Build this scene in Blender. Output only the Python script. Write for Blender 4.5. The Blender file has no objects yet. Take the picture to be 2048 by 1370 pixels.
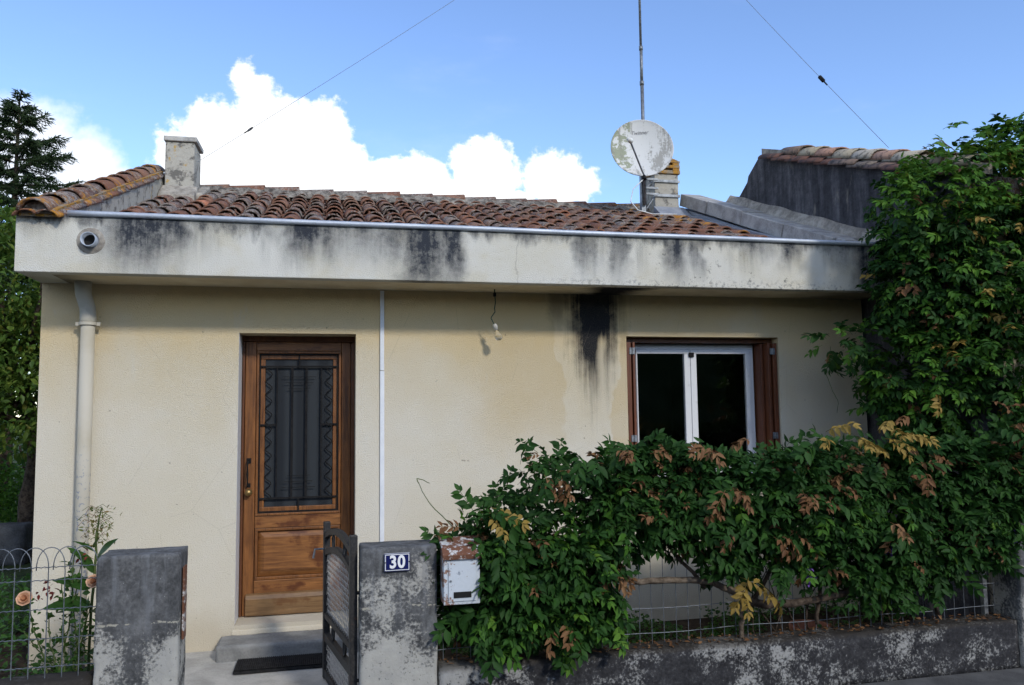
import bpy, math, random
import numpy as np
from mathutils import Vector, Matrix, noise as mnoise

random.seed(7)
RNG = np.random.default_rng(7)
R = math.radians
scene = bpy.context.scene
COL = scene.collection

# ------------------------------------------------------------------ camera
EYE = Vector((0.0, 0.0, 1.72))
cam_d = bpy.data.cameras.new('camera')
cam = bpy.data.objects.new('camera', cam_d)
COL.objects.link(cam)
cam_d.sensor_fit = 'HORIZONTAL'
cam_d.sensor_width = 36.0
cam_d.lens = 36.0 * 1600.0 / 2048.0
cam_d.clip_start = 0.05
cam_d.clip_end = 3000.0
c_r = Vector((0.97482196, -0.22262586, -0.01264388))
c_u = Vector((-0.00626619, -0.08403036, 0.99644349))
c_f = Vector((0.22289656, 0.97127577, 0.08330966))
cam.matrix_world = Matrix(((c_r.x, c_u.x, -c_f.x, EYE.x), (c_r.y, c_u.y, -c_f.y, EYE.y),
                           (c_r.z, c_u.z, -c_f.z, EYE.z), (0, 0, 0, 1)))
scene.camera = cam

# ------------------------------------------------------------------ light
SUN_DIR = Vector((0.42, -1.0, 0.66)).normalized()       # towards the sun
sun_d = bpy.data.lights.new('sun', 'SUN')
sun_d.energy = 1.25
sun_d.angle = R(6.0)
sun_d.color = (1.0, 0.95, 0.86)
sun = bpy.data.objects.new('sun', sun_d)
COL.objects.link(sun)
sun.location = (4, -8, 9)
sun.rotation_euler = (-SUN_DIR).to_track_quat('-Z', 'Y').to_euler()

scene.view_settings.view_transform = 'Standard'
scene.view_settings.look = 'None'
scene.view_settings.gamma = 1.0
scene.view_settings.exposure = 0.80
SKY_STRENGTH = 0.15


# ------------------------------------------------------------------ node helpers
class S:
    """a float/vector/colour socket with arithmetic"""
    def __init__(s, g, sock): s.g, s.k = g, sock
    def __add__(s, o): return s.g.m('ADD', s, o)
    __radd__ = __add__
    def __sub__(s, o): return s.g.m('SUBTRACT', s, o)
    def __rsub__(s, o): return s.g.m('SUBTRACT', o, s)
    def __mul__(s, o): return s.g.m('MULTIPLY', s, o)
    __rmul__ = __mul__
    def __truediv__(s, o): return s.g.m('DIVIDE', s, o)
    def __neg__(s): return s.g.m('MULTIPLY', s, -1.0)


class G:
    """small procedural node graph builder"""
    def __init__(s, nt):
        s.nt = nt
        s.nt.nodes.clear()
    def n(s, t): return s.nt.nodes.new(t)
    def put(s, sock, v):
        if isinstance(v, S): s.nt.links.new(v.k, sock)
        elif isinstance(v, (tuple, list)) and len(v) == 3 and sock.type == 'RGBA': sock.default_value = (*v, 1)
        else: sock.default_value = v
    def m(s, op, a, b=None, c=None):
        q = s.n('ShaderNodeMath'); q.operation = op
        s.put(q.inputs[0], a)
        if b is not None: s.put(q.inputs[1], b)
        if c is not None: s.put(q.inputs[2], c)
        return S(s, q.outputs[0])
    def mx(s, a, b): return s.m('MAXIMUM', a, b)
    def mn(s, a, b): return s.m('MINIMUM', a, b)
    def clamp(s, a): return s.mn(s.mx(a, 0.0), 1.0)
    def ss(s, x, a, b):
        q = s.n('ShaderNodeMapRange'); q.interpolation_type = 'SMOOTHSTEP'
        s.put(q.inputs[0], x); s.put(q.inputs[1], a); s.put(q.inputs[2], b)
        return S(s, q.outputs[0])
    def xyz(s, v):
        q = s.n('ShaderNodeSeparateXYZ'); s.put(q.inputs[0], v)
        return [S(s, o) for o in q.outputs]
    def vec(s, x, y, z):
        q = s.n('ShaderNodeCombineXYZ')
        for i, v in enumerate((x, y, z)): s.put(q.inputs[i], v)
        return S(s, q.outputs[0])
    def scaled(s, v, sc, off=(0, 0, 0)):
        q = s.n('ShaderNodeMapping'); s.put(q.inputs[0], v)
        q.inputs['Scale'].default_value = sc; q.inputs['Location'].default_value = off
        return S(s, q.outputs[0])
    def noise(s, v, scale=5, detail=4, rough=0.55, dist=0.0, color=False):
        q = s.n('ShaderNodeTexNoise'); s.put(q.inputs['Vector'], v)
        q.inputs['Scale'].default_value = scale; q.inputs['Detail'].default_value = detail if detail > 7 else min(detail, 5 if scale < 8 else 4)
        q.inputs['Roughness'].default_value = rough; q.inputs['Distortion'].default_value = dist
        return S(s, q.outputs[1 if color else 0])
    def voro(s, v, scale=5, feat='F1', out=0, rand=1.0):
        q = s.n('ShaderNodeTexVoronoi'); q.feature = feat; s.put(q.inputs['Vector'], v)
        q.inputs['Scale'].default_value = scale; q.inputs['Randomness'].default_value = rand
        return S(s, q.outputs[out])
    def white(s, v):
        q = s.n('ShaderNodeTexWhiteNoise'); s.put(q.inputs[0], v); return S(s, q.outputs[0])
    def mix(s, f, a, b):
        q = s.n('ShaderNodeMix'); q.data_type = 'RGBA'; q.clamp_factor = True
        s.put(q.inputs[0], f); s.put(q.inputs[6], a); s.put(q.inputs[7], b)
        return S(s, q.outputs[2])
    def ramp(s, f, stops):
        q = s.n('ShaderNodeValToRGB'); s.put(q.inputs[0], f)
        e = q.color_ramp.elements
        while len(e) < len(stops): e.new(0.5)
        for el, (p, c) in zip(e, stops): el.position = p; el.color = (*c, 1)
        return S(s, q.outputs[0])
    def pos(s): return S(s, s.n('ShaderNodeNewGeometry').outputs['Position'])
    def obj(s): return S(s, s.n('ShaderNodeTexCoord').outputs['Object'])
    def orand(s): return S(s, s.n('ShaderNodeObjectInfo').outputs['Random'])
    def attr(s, name):
        q = s.n('ShaderNodeAttribute'); q.attribute_name = name; return S(s, q.outputs['Fac'])


MATS = {}
def material(name, fn):
    """fn(g) -> dict(color, rough, bump, bdist, metal, spec, trans, sub)"""
    mt = bpy.data.materials.new(name); mt.use_nodes = True
    g = G(mt.node_tree)
    d = fn(g)
    b = g.n('ShaderNodeBsdfPrincipled')
    g.put(b.inputs['Base Color'], d.get('color', (0.5, 0.5, 0.5)))
    g.put(b.inputs['Roughness'], d.get('rough', 0.8))
    g.put(b.inputs['Metallic'], d.get('metal', 0.0))
    g.put(b.inputs['Specular IOR Level'], d.get('spec', 0.3))
    if 'trans' in d: g.put(b.inputs['Transmission Weight'], d['trans'])
    if 'bump' in d:
        bp = g.n('ShaderNodeBump'); g.put(bp.inputs['Height'], d['bump'])
        bp.inputs['Strength'].default_value = d.get('bstr', 0.6)
        bp.inputs['Distance'].default_value = d.get('bdist', 0.005)
        g.nt.links.new(bp.outputs[0], b.inputs['Normal'])
    out = g.n('ShaderNodeOutputMaterial')
    if 'leaf' in d:
        t = g.n('ShaderNodeBsdfTranslucent'); g.put(t.inputs[0], d['leaf'])
        mx = g.n('ShaderNodeMixShader'); mx.inputs[0].default_value = d.get('leaf_f', 0.28)
        g.nt.links.new(b.outputs[0], mx.inputs[1]); g.nt.links.new(t.outputs[0], mx.inputs[2])
        g.nt.links.new(mx.outputs[0], out.inputs[0])
    else:
        g.nt.links.new(b.outputs[0], out.inputs[0])
    MATS[name] = mt
    return mt


# ------------------------------------------------------------------ sky
world = bpy.data.worlds.new('World'); scene.world = world; world.use_nodes = True
def build_sky():
    g = G(world.node_tree)
    sky = g.n('ShaderNodeTexSky'); sky.sky_type = 'NISHITA'; sky.sun_disc = False
    sky.sun_elevation = math.asin(SUN_DIR.z)
    sky.sun_rotation = math.atan2(SUN_DIR.x, SUN_DIR.y)
    sky.altitude = 100; sky.air_density = 1.0; sky.dust_density = 0.1; sky.ozone_density = 4.0
    d = S(g, g.n('ShaderNodeTexCoord').outputs['Generated'])
    x, y, z = g.xyz(d)
    ys = g.mx(y, 0.05)
    u0, v0 = x / ys, z / ys
    uv = g.vec(u0, v0, 0.0)
    # billowing edges of the cumulus banks
    w = g.noise(uv, 14, 3, 0.5, color=True)
    wx, wy, _ = g.xyz(w)
    u = u0 + (wx - 0.5) * 0.045
    v = v0 + (wy - 0.5) * 0.045
    f = None
    for cu, cv, ru, rv in [(-0.181, 0.314, 0.029, 0.035), (-0.133, 0.323, 0.048, 0.058), (-0.085, 0.367, 0.035, 0.044),
                           (-0.106, 0.408, 0.017, 0.026), (-0.061, 0.352, 0.035, 0.042), (-0.016, 0.334, 0.046, 0.058),
                           (0.021, 0.298, 0.038, 0.045), (0.095, 0.283, 0.075, 0.044), (0.2, 0.308, 0.054, 0.047),
                           (0.291, 0.303, 0.044, 0.042), (0.329, 0.298, 0.027, 0.027), (0.024, 0.244, 0.300, 0.058), (-0.085, 0.312, 0.06, 0.05)]:
        a = (u - cu) / ru; b = (v - cv) / rv
        r = 1.0 - g.m('SQRT', a * a + b * b)
        r = g.mn(r, 0.8) * (0.5 * (ru + rv) / 0.05)
        f = r if f is None else g.mx(f, r)
    fine = g.noise(uv, 55, 9, 0.62)
    f = f + (fine - 0.5) * 0.85
    front = g.ss(y, 0.05, 0.12)
    main = g.ss(f, -0.08, 0.20) * front
    # the softer bank on the left
    h = None
    for cu, cv, ru, rv in [(-0.353, 0.304, 0.085, 0.072), (-0.295, 0.289, 0.06, 0.05), (-0.251, 0.268, 0.032, 0.032), (-0.6, 0.25, 0.2, 0.1)]:
        a = (u - cu) / ru; b = (v - cv) / rv
        r = 1.0 - g.m('SQRT', a * a + b * b)
        h = r if h is None else g.mx(h, r)
    h = h + (fine - 0.5) * 0.5
    left = g.ss(h, -0.08, 0.45) * front * 0.85
    # unseen cloud behind the camera, coverage raised for whiter ambient light
    dn = g.noise(g.scaled(d, (1.0, 1.0, 2.2), (7.3, 2.1, 4.4)), 2.6, 7, 0.55)
    rest = g.ss(dn, 0.44, 0.62) * g.ss(z, 0.0, 0.06) * (1.0 - g.ss(y, -0.1, 0.25))
    wisp = g.ss(g.noise(g.scaled(d, (1, 1, 3), (1.0, 0.4, 0)), 3.2, 8, 0.6), 0.52, 0.9) * 0.22 * g.ss(z, 0.02, 0.2)
    m1 = g.mx(g.mx(main, left), g.mx(rest, wisp))
    grey = g.ss(g.noise(uv, 13, 6, 0.55), 0.46, 0.72) * main * 0.42 + left * 0.30
    K = 1.0 / SKY_STRENGTH
    bright = g.mix(grey, (0.78 * K, 0.79 * K, 0.80 * K), (0.44 * K, 0.49 * K, 0.57 * K))
    hsv = g.n('ShaderNodeHueSaturation')
    hsv.inputs['Saturation'].default_value = 1.02; hsv.inputs['Hue'].default_value = 0.506; hsv.inputs['Value'].default_value = 1.0
    g.nt.links.new(sky.outputs[0], hsv.inputs['Color'])
    col = g.mix(m1, S(g, hsv.outputs[0]), bright)
    bg = g.n('ShaderNodeBackground'); g.put(bg.inputs[0], col); bg.inputs[1].default_value = SKY_STRENGTH
    o = g.n('ShaderNodeOutputWorld'); g.nt.links.new(bg.outputs[0], o.inputs[0])
build_sky()
try:
    scene.render.engine = 'CYCLES'
    scene.cycles.max_bounces = 4
    scene.cycles.use_adaptive_sampling = True; scene.cycles.adaptive_threshold = 0.02
    world.cycles.sampling_method = 'MANUAL'; world.cycles.sample_map_resolution = 512
    scene.cycles.transparent_max_bounces = 8
except Exception:
    pass


# ------------------------------------------------------------------ mesh helpers
ORG = {}        # world origin of each parent
def tag(o, label=None, cat=None, group=None, kind=None):
    for k, v in (('label', label), ('category', cat), ('group', group), ('kind', kind)):
        if v: o[k] = v
    return o

def thing(name, loc, label, cat, group=None):
    o = bpy.data.objects.new(name, None); COL.objects.link(o)
    o.location = loc; o.empty_display_size = 0.1
    ORG[o.name] = Vector(loc)
    return tag(o, label, cat, group)

def place(name, mesh, loc=(0, 0, 0), rot=None, parent=None, scale=None):
    o = bpy.data.objects.new(name, mesh); COL.objects.link(o)
    loc = Vector(loc)
    ORG[o.name] = loc.copy()
    if parent is not None:
        o.parent = parent; loc = loc - ORG[parent.name]
    o.location = loc
    if rot is not None: o.rotation_euler = rot
    if scale is not None: o.scale = scale
    return o

def mesh_np(name, V, F, mat=None, smooth=False, attrs=None):
    V = np.asarray(V, dtype=np.float32); F = np.asarray(F, dtype=np.int32)
    me = bpy.data.meshes.new(name)
    k = F.shape[1]
    me.vertices.add(len(V)); me.loops.add(F.size); me.polygons.add(len(F))
    me.vertices.foreach_set('co', V.ravel())
    me.loops.foreach_set('vertex_index', F.ravel())
    me.polygons.foreach_set('loop_start', np.arange(0, F.size, k, dtype=np.int32))
    me.polygons.foreach_set('loop_total', np.full(len(F), k, dtype=np.int32))
    if smooth: me.polygons.foreach_set('use_smooth', np.ones(len(F), dtype=bool))
    me.update(calc_edges=True)
    for an, av in (attrs or {}).items():
        a = me.attributes.new(an, 'FLOAT', 'POINT'); a.data.foreach_set('value', np.asarray(av, dtype=np.float32))
    if mat: me.materials.append(MATS[mat])
    return me


class MB:
    """collects shapes in world coordinates; build() links them as one mesh"""
    def __init__(s): s.v, s.f = [], []
    def add(s, vs, fs):
        n = len(s.v); s.v += [tuple(p) for p in vs]; s.f += [tuple(i + n for i in q) for q in fs]; return s
    def box(s, x0, x1, y0, y1, z0, z1):
        return s.add([(x0, y0, z0), (x1, y0, z0), (x1, y1, z0), (x0, y1, z0), (x0, y0, z1), (x1, y0, z1), (x1, y1, z1), (x0, y1, z1)],
                     [(3, 2, 1, 0), (4, 5, 6, 7), (0, 1, 5, 4), (1, 2, 6, 5), (2, 3, 7, 6), (3, 0, 4, 7)])
    def obox(s, o, ax, ay, az, x0, x1, y0, y1, z0, z1):
        o, ax, ay, az = map(Vector, (o, ax, ay, az))
        n = len(s.v); s.box(x0, x1, y0, y1, z0, z1)
        for i in range(n, len(s.v)):
            p = s.v[i]; s.v[i] = tuple(o + ax * p[0] + ay * p[1] + az * p[2])
        return s
    def prism(s, pts, a, b, axis='x'):
        """polygon pts (2d) extruded from a to b along axis"""
        def P(p, t):
            return {'x': (t, p[0], p[1]), 'y': (p[0], t, p[1]), 'z': (p[0], p[1], t)}[axis]
        n = len(pts)
        vs = [P(p, a) for p in pts] + [P(p, b) for p in pts]
        fs = [tuple(range(n)), tuple(range(2 * n - 1, n - 1, -1))] + [(i, i + n, (i + 1) % n + n, (i + 1) % n) for i in range(n)]
        return s.add(vs, fs)
    def tube(s, pts, r, n=8, cap=True, twist=0.0, flat=1.0):
        pts = [Vector(p) for p in pts]
        rs = r if isinstance(r, (list, tuple)) else [r] * len(pts)
        prev = None; base = len(s.v)
        for i, p in enumerate(pts):
            t = (pts[min(i + 1, len(pts) - 1)] - pts[max(i - 1, 0)]).normalized()
            if prev is None:
                a = Vector((0, 0, 1)) if abs(t.z) < 0.9 else Vector((1, 0, 0))
                u = t.cross(a).normalized()
            else:
                u = (prev - t * prev.dot(t)).normalized()
            w = t.cross(u); prev = u
            for j in range(n):
                q = 2 * math.pi * j / n + twist * i
                s.v.append(tuple(p + u * (math.cos(q) * rs[i]) + w * (math.sin(q) * rs[i] * flat)))
        for i in range(len(pts) - 1):
            for j in range(n):
                a = base + i * n + j; b = base + i * n + (j + 1) % n
                s.f.append((a, b, b + n, a + n))
        if cap:
            s.f.append(tuple(base + j for j in range(n - 1, -1, -1)))
            e = base + (len(pts) - 1) * n
            s.f.append(tuple(e + j for j in range(n)))
        return s
    def lathe(s, o, axis, prof, n=24):
        """prof: list of (radius, distance along axis)"""
        o = Vector(o); ax = Vector(axis).normalized()
        a = Vector((0, 0, 1)) if abs(ax.z) < 0.9 else Vector((1, 0, 0))
        u = ax.cross(a).normalized(); w = ax.cross(u); base = len(s.v)
        for r, d in prof:
            for j in range(n):
                q = 2 * math.pi * j / n
                s.v.append(tuple(o + ax * d + u * (math.cos(q) * r) + w * (math.sin(q) * r)))
        for i in range(len(prof) - 1):
            for j in range(n):
                p = base + i * n + j; q = base + i * n + (j + 1) % n
                s.f.append((p, q, q + n, p + n))
        return s
    def build(s, name, mat, parent=None, smooth=False, bevel=0.0, origin=None):
        V = np.array(s.v, dtype=float)
        c = Vector((V.min(0) + V.max(0)) / 2) if origin is None else Vector(origin)
        if parent is None and origin is None: c.z = V[:, 2].min()
        me = bpy.data.meshes.new(name)
        me.from_pydata([tuple(p) for p in (V - np.array(c))], [], s.f)
        if smooth:
            for p in me.polygons: p.use_smooth = True
        me.materials.append(MATS[mat]); me.update()
        o = place(name, me, c, None, parent)
        if bevel:
            b = o.modifiers.new('bevel', 'BEVEL'); b.width = bevel; b.segments = 2; b.limit_method = 'ANGLE'; b.angle_limit = R(40)
        return o


def vnoise(P, freq, seed=0):
    """cheap smooth value noise, P (n,3) -> (n,)"""
    Q = np.asarray(P, dtype=float) * freq + 100.0 + seed * 17.3
    I = np.floor(Q).astype(np.int64); Fr = Q - I; Fr = Fr * Fr * (3 - 2 * Fr)
    out = 0
    for dx in (0, 1):
        for dy in (0, 1):
            for dz in (0, 1):
                h = (I[:, 0] + dx) * 374761393 + (I[:, 1] + dy) * 668265263 + (I[:, 2] + dz) * 2147483647 + seed * 974711
                h = (h ^ (h >> 13)) * 1274126177 & 0x7fffffff
                h = (h ^ (h >> 16)) & 0xffff
                w = (Fr[:, 0] if dx else 1 - Fr[:, 0]) * (Fr[:, 1] if dy else 1 - Fr[:, 1]) * (Fr[:, 2] if dz else 1 - Fr[:, 2])
                out = out + w * (h / 65535.0)
    return out * 2 - 1

def n1(x, y, z, f, seed=0):
    return 1.6 * mnoise.noise(Vector((x * f + seed * 13.7, y * f + seed * 5.1, z * f - seed * 7.9)))

def rough_box(name, mat, x0, x1, y0, y1, z0, z1, step=0.04, amp=0.006, parent=None, chip=0.012, seed=0):
    """weathered masonry block: subdivided box, rounded chipped arrises, uneven faces"""
    nx, ny, nz = [max(2, int(round((b - a) / step))) for a, b in ((x0, x1), (y0, y1), (z0, z1))]
    idx = {}; V = []; F = []
    def vid(i, j, k):
        if (i, j, k) not in idx:
            idx[(i, j, k)] = len(V); V.append((x0 + (x1 - x0) * i / nx, y0 + (y1 - y0) * j / ny, z0 + (z1 - z0) * k / nz))
        return idx[(i, j, k)]
    for i in range(nx):
        for k in range(nz):
            F.append((vid(i, 0, k), vid(i + 1, 0, k), vid(i + 1, 0, k + 1), vid(i, 0, k + 1)))
            F.append((vid(i + 1, ny, k), vid(i, ny, k), vid(i, ny, k + 1), vid(i + 1, ny, k + 1)))
    for j in range(ny):
        for k in range(nz):
            F.append((vid(0, j + 1, k), vid(0, j, k), vid(0, j, k + 1), vid(0, j + 1, k + 1)))
            F.append((vid(nx, j, k), vid(nx, j + 1, k), vid(nx, j + 1, k + 1), vid(nx, j, k + 1)))
    for i in range(nx):
        for j in range(ny):
            F.append((vid(i, j, nz), vid(i + 1, j, nz), vid(i + 1, j + 1, nz), vid(i, j + 1, nz)))
            F.append((vid(i, j + 1, 0), vid(i + 1, j + 1, 0), vid(i + 1, j, 0), vid(i, j, 0)))
    V = np.array(V); c = np.array([(x0 + x1) / 2, (y0 + y1) / 2, (z0 + z1) / 2])
    h = np.array([(x1 - x0) / 2, (y1 - y0) / 2, (z1 - z0) / 2])
    rel = (V - c) / h
    edge = (np.abs(rel) > 0.999).sum(1) >= 2
    nrm = np.where(np.abs(rel) > 0.999, np.sign(rel), 0.0)
    nrm[V[:, 2] < z0 + 1e-4] = 0
    n1 = vnoise(V, 9, seed) * 0.6 + vnoise(V, 27, seed + 3) * 0.4
    V2 = V + nrm * (n1 * amp)[:, None]
    cut = chip * (0.35 + 0.65 * np.clip(vnoise(V, 14, seed + 5) + 0.3, 0, 1))
    V2 = V2 - nrm * (cut * edge)[:, None]
    o = Vector((c[0], c[1], z0))
    me = mesh_np(name, V2 - np.array(o), F, mat)
    return place(name, me, o, None, parent)


# ------------------------------------------------------------------ materials
def streaks(g, P, top, items):
    """water-run stains hanging from height top: (x centre, half width, length, strength)"""
    x, y, z = g.xyz(P)
    n = g.noise(g.scaled(P, (7, 7, 1.0)), 1.0, 5, 0.6)
    n2 = g.noise(P, 6, 4, 0.6)
    xs = x + (n2 - 0.5) * 0.22
    zs = (top - z) + (n - 0.5) * 0.34
    f = None
    for xc, w, ln, am in items:
        side = 1.0 - g.ss(g.m('ABSOLUTE', xs - xc), w * 0.25, w * 1.1)
        run = 1.0 - g.ss(zs, ln * 0.15, ln * 1.15)
        v = side * run * g.mn(am * 1.25, 1.0)
        f = v if f is None else g.mx(f, v)
    return f

def stucco(g, P, amount=1.0):
    return g.noise(P, 120, 3, 0.65)

def m_wall(g):
    P = g.pos(); x, y, z = g.xyz(P)
    base = g.mix(g.ss(g.noise(P, 1.3, 5, 0.6), 0.35, 0.7), (0.655, 0.610, 0.510), (0.63, 0.575, 0.455))
    # ochre damp marks; higher up their warmth also paints in the overhang's shade
    nz = g.noise(g.scaled(P, (1, 1, 0.55)), 3.2, 5, 0.6)
    nb = g.noise(P, 11, 5, 0.6)
    damp_shade = g.ss(z + (nz - 0.5) * 0.9, 1.35, 2.45) * 0.80
    base = g.mix(damp_shade, base, (0.58, 0.48, 0.30))
    base = g.mix(g.ss(z + (nz - 0.5) * 0.35, 2.05, 2.55) * 0.65, base, (0.72, 0.53, 0.26))  # warm tone of the shaded band under the overhang, put into the colour
    edge = (nz - 0.5) * 0.35 + (2.65 - z) * 0.13
    run1 = g.ss(x, 0.75, 1.45) * (1.0 - g.ss(x - edge, 1.72, 1.745)) * g.ss(z, 1.0, 1.9)
    base = g.mix(run1 * 0.45, base, (0.52, 0.39, 0.195))
    run2 = g.ss(x + (2.65 - z) * 0.10 + (nz - 0.5) * 0.3, 2.345, 2.37) * (1.0 - g.ss(x, 2.39, 2.43)) * g.ss(z, 0.9, 1.4)
    base = g.mix(run2 * 0.5, base, (0.54, 0.41, 0.21))
    run3 = g.ss(x, 2.40, 2.47) * g.ss(z, 2.31, 2.36) * (1.0 - g.ss(x + (nb - 0.5) * 0.3, 2.9, 3.5))
    base = g.mix(run3 * 0.25, base, (0.40, 0.31, 0.17))
    # lime bloom and pale scrapes
    bloom = g.ss(g.noise(g.scaled(P, (3, 3, 1.0)), 2.3, 6, 0.65), 0.60, 0.78) * 0.3
    base = g.mix(bloom, base, (0.56, 0.545, 0.49))
    # soot-black algae run below the leaking gutter joint
    zt = (2.66 - z)
    wob = (g.noise(g.scaled(P, (5, 5, 1.6)), 1.6, 5, 0.6) - 0.5)
    cx = 2.115 + wob * 0.10
    half = 0.30 - zt * 0.19
    strk = g.noise(g.scaled(P, (30, 30, 1.1)), 1.0, 5, 0.65)
    sd = g.m('ABSOLUTE', x - cx) / g.mx(half, 0.05)
    core = 1.0 - g.ss(sd + (nb - 0.5) * 0.7 + (strk - 0.5) * 1.1, 0.10, 1.30)
    fade = 1.0 - g.ss(zt + wob * 0.5 + (strk - 0.5) * 0.8, 0.22, 1.15)
    slit = g.ss(g.m('ABSOLUTE', x - 2.175 - wob * 0.05) + (nb - 0.5) * 0.04, 0.005, 0.06)
    fade = fade * (1.0 - (1.0 - slit) * g.ss(zt, 0.30, 0.42) * 0.75)
    speck = g.ss(g.noise(P, 70, 3, 0.7) + (0.42 - sd) * 0.25, 0.28, 0.52)
    soot = g.clamp(core * fade * (0.90 + 0.10 * speck) * 1.25)
    side = (1.0 - g.ss(g.m('ABSOLUTE', x - 1.80) + (nb - 0.5) * 0.12, 0.02, 0.11)) * (1.0 - g.ss(zt + wob * 0.3, 0.10, 0.42)) * 0.55
    soot = g.mx(soot, side)
    base = g.mix(soot, base, (0.018, 0.019, 0.022))
    # darker towards the soffit; grime at the damp foot of the wall
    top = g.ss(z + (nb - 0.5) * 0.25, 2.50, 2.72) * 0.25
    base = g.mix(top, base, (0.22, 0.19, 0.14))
    foot = (1.0 - g.ss(z + (nz - 0.5) * 0.45, 0.08, 0.42))
    base = g.mix(foot * 0.45, base, (0.44, 0.36, 0.24))
    spots = g.ss(g.noise(P, 26, 2, 0.5), 0.735, 0.77) * 0.5
    base = g.mix(spots, base, (0.13, 0.11, 0.08))
    grain = g.noise(P, 130, 3, 0.7)
    base = g.mix(g.ss(grain, 0.48, 0.72) * 0.22, base, (0.33, 0.28, 0.20))
    patch = g.ss(g.noise(g.scaled(P, (1, 1, 1.4), (2, 0, 5)), 0.9, 4, 0.55), 0.50, 0.58)
    base = g.mix(patch * 0.12, base, (0.66, 0.65, 0.60))
    hair = g.ss(g.voro(g.scaled(P, (1, 1, 0.8)), 1.3, 'DISTANCE_TO_EDGE') + g.mx(g.noise(P, 2.2, 3, 0.6) - 0.48, 0.0) * 0.6, 0.0012, 0.004)
    base = g.mix((1.0 - hair) * 0.16, base, (0.20, 0.17, 0.12))
    return dict(color=base, rough=0.92, bump=stucco(g, P), bstr=0.9, bdist=0.007, spec=0.15)
material('cream_render', m_wall)

def m_fascia(g):
    P = g.pos(); x, y, z = g.xyz(P)
    T = 3.03
    base = g.mix(g.ss(g.noise(P, 2.0, 5, 0.6), 0.35, 0.7), (0.625, 0.61, 0.555), (0.585, 0.555, 0.465))
    yel = g.ss(g.noise(g.scaled(P, (1.5, 1.5, 2.2), (4, 0, 0)), 2.2, 5, 0.55), 0.52, 0.68) * 0.5
    base = g.mix(yel * 0.7, base, (0.52, 0.46, 0.32))
    fac = streaks(g, P, T, [(-1.22, 0.36, 0.46, 0.85), (-1.03, 0.18, 0.34, 0.75), (-0.13, 0.26, 0.32, 0.8), (-0.52, 0.34, 0.15, 0.45),
                          (0.45, 0.30, 0.36, 0.6), (0.68, 0.26, 0.70, 0.95), (0.88, 0.13, 0.55, 1.0), (1.90, 0.14, 0.34, 0.65), (2.16, 0.12, 0.38, 0.85),
                          (2.63, 0.15, 0.40, 0.9), (2.80, 0.10, 0.34, 0.65), (3.62, 0.14, 0.28, 0.8), (3.35, 0.22, 0.18, 0.5), (4.40, 0.30, 0.95, 1.0), (-1.9, 0.12, 0.2, 0.35)])
    lip = (1.0 - g.ss((T - z) + (g.noise(g.scaled(P, (6, 6, 2)), 1.5, 5, 0.65) - 0.5) * 0.30, 0.00, 0.105)) * 0.85
    gen = g.ss(g.noise(g.scaled(P, (2.4, 2.4, 0.35), (5, 0, 2)), 1.0, 5, 0.62), 0.50, 0.66) * (1.0 - g.ss(T - z, 0.02, 0.36)) * 0.65
    fac = g.mx(g.mx(fac, gen), lip)
    # freckled lichen towards the right
    drip = g.noise(g.scaled(P, (11, 11, 1.3)), 1.0, 5, 0.7) * 0.6 + g.noise(P, 22, 4, 0.65) * 0.4
    fac = fac * (0.74 + 0.40 * g.ss(drip, 0.38, 0.62))
    fr = g.ss(g.noise(P, 16, 6, 0.7) + g.noise(P, 3.3, 3, 0.5) * 0.5, 0.86, 0.98) * g.ss(x, 1.7, 2.7) * 0.75
    fr2 = g.ss(g.noise(P, 20, 5, 0.7), 0.655, 0.72) * 0.4
    low = g.ss(g.noise(P, 30, 5, 0.7), 0.50, 0.62) * (1.0 - g.ss(z, 2.65, 2.75)) * g.ss(x, 1.2, 2.2) * 0.6
    fac = g.mx(g.mx(fac, fr), g.mx(fr2, low))
    grit = g.noise(P, 95, 3, 0.7)
    fac = g.clamp(fac * (0.95 + 0.4 * (grit - 0.5)))
    base = g.mix(fac, base, (0.040, 0.045, 0.055))
    cr = g.ss(g.m('ABSOLUTE', x - 1.35 + (g.noise(P, 9, 3, 0.6) - 0.5) * 0.10), 0.0025, 0.006)
    base = g.mix((1.0 - cr) * 0.25, base, (0.12, 0.10, 0.08))
    return dict(color=base, rough=0.93, bump=stucco(g, P), bstr=0.9, bdist=0.007, spec=0.12)
material('fascia_render', m_fascia)

def m_soffit(g):
    P = g.pos(); x, y, z = g.xyz(P)
    n = g.noise(P, 5, 5, 0.6)
    base = g.mix(g.ss(n, 0.35, 0.65), (0.76, 0.66, 0.47), (0.68, 0.57, 0.38))
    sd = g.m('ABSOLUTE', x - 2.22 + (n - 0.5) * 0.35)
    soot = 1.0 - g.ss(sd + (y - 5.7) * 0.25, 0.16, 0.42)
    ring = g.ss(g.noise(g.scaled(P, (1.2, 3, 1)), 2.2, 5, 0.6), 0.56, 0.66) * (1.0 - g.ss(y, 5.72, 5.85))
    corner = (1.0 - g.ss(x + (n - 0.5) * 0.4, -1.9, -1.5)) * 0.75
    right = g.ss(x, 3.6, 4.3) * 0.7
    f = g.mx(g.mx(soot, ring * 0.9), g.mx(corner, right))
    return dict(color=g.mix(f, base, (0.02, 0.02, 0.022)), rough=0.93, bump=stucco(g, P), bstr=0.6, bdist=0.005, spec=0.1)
material('soffit_render', m_soffit)

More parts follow.
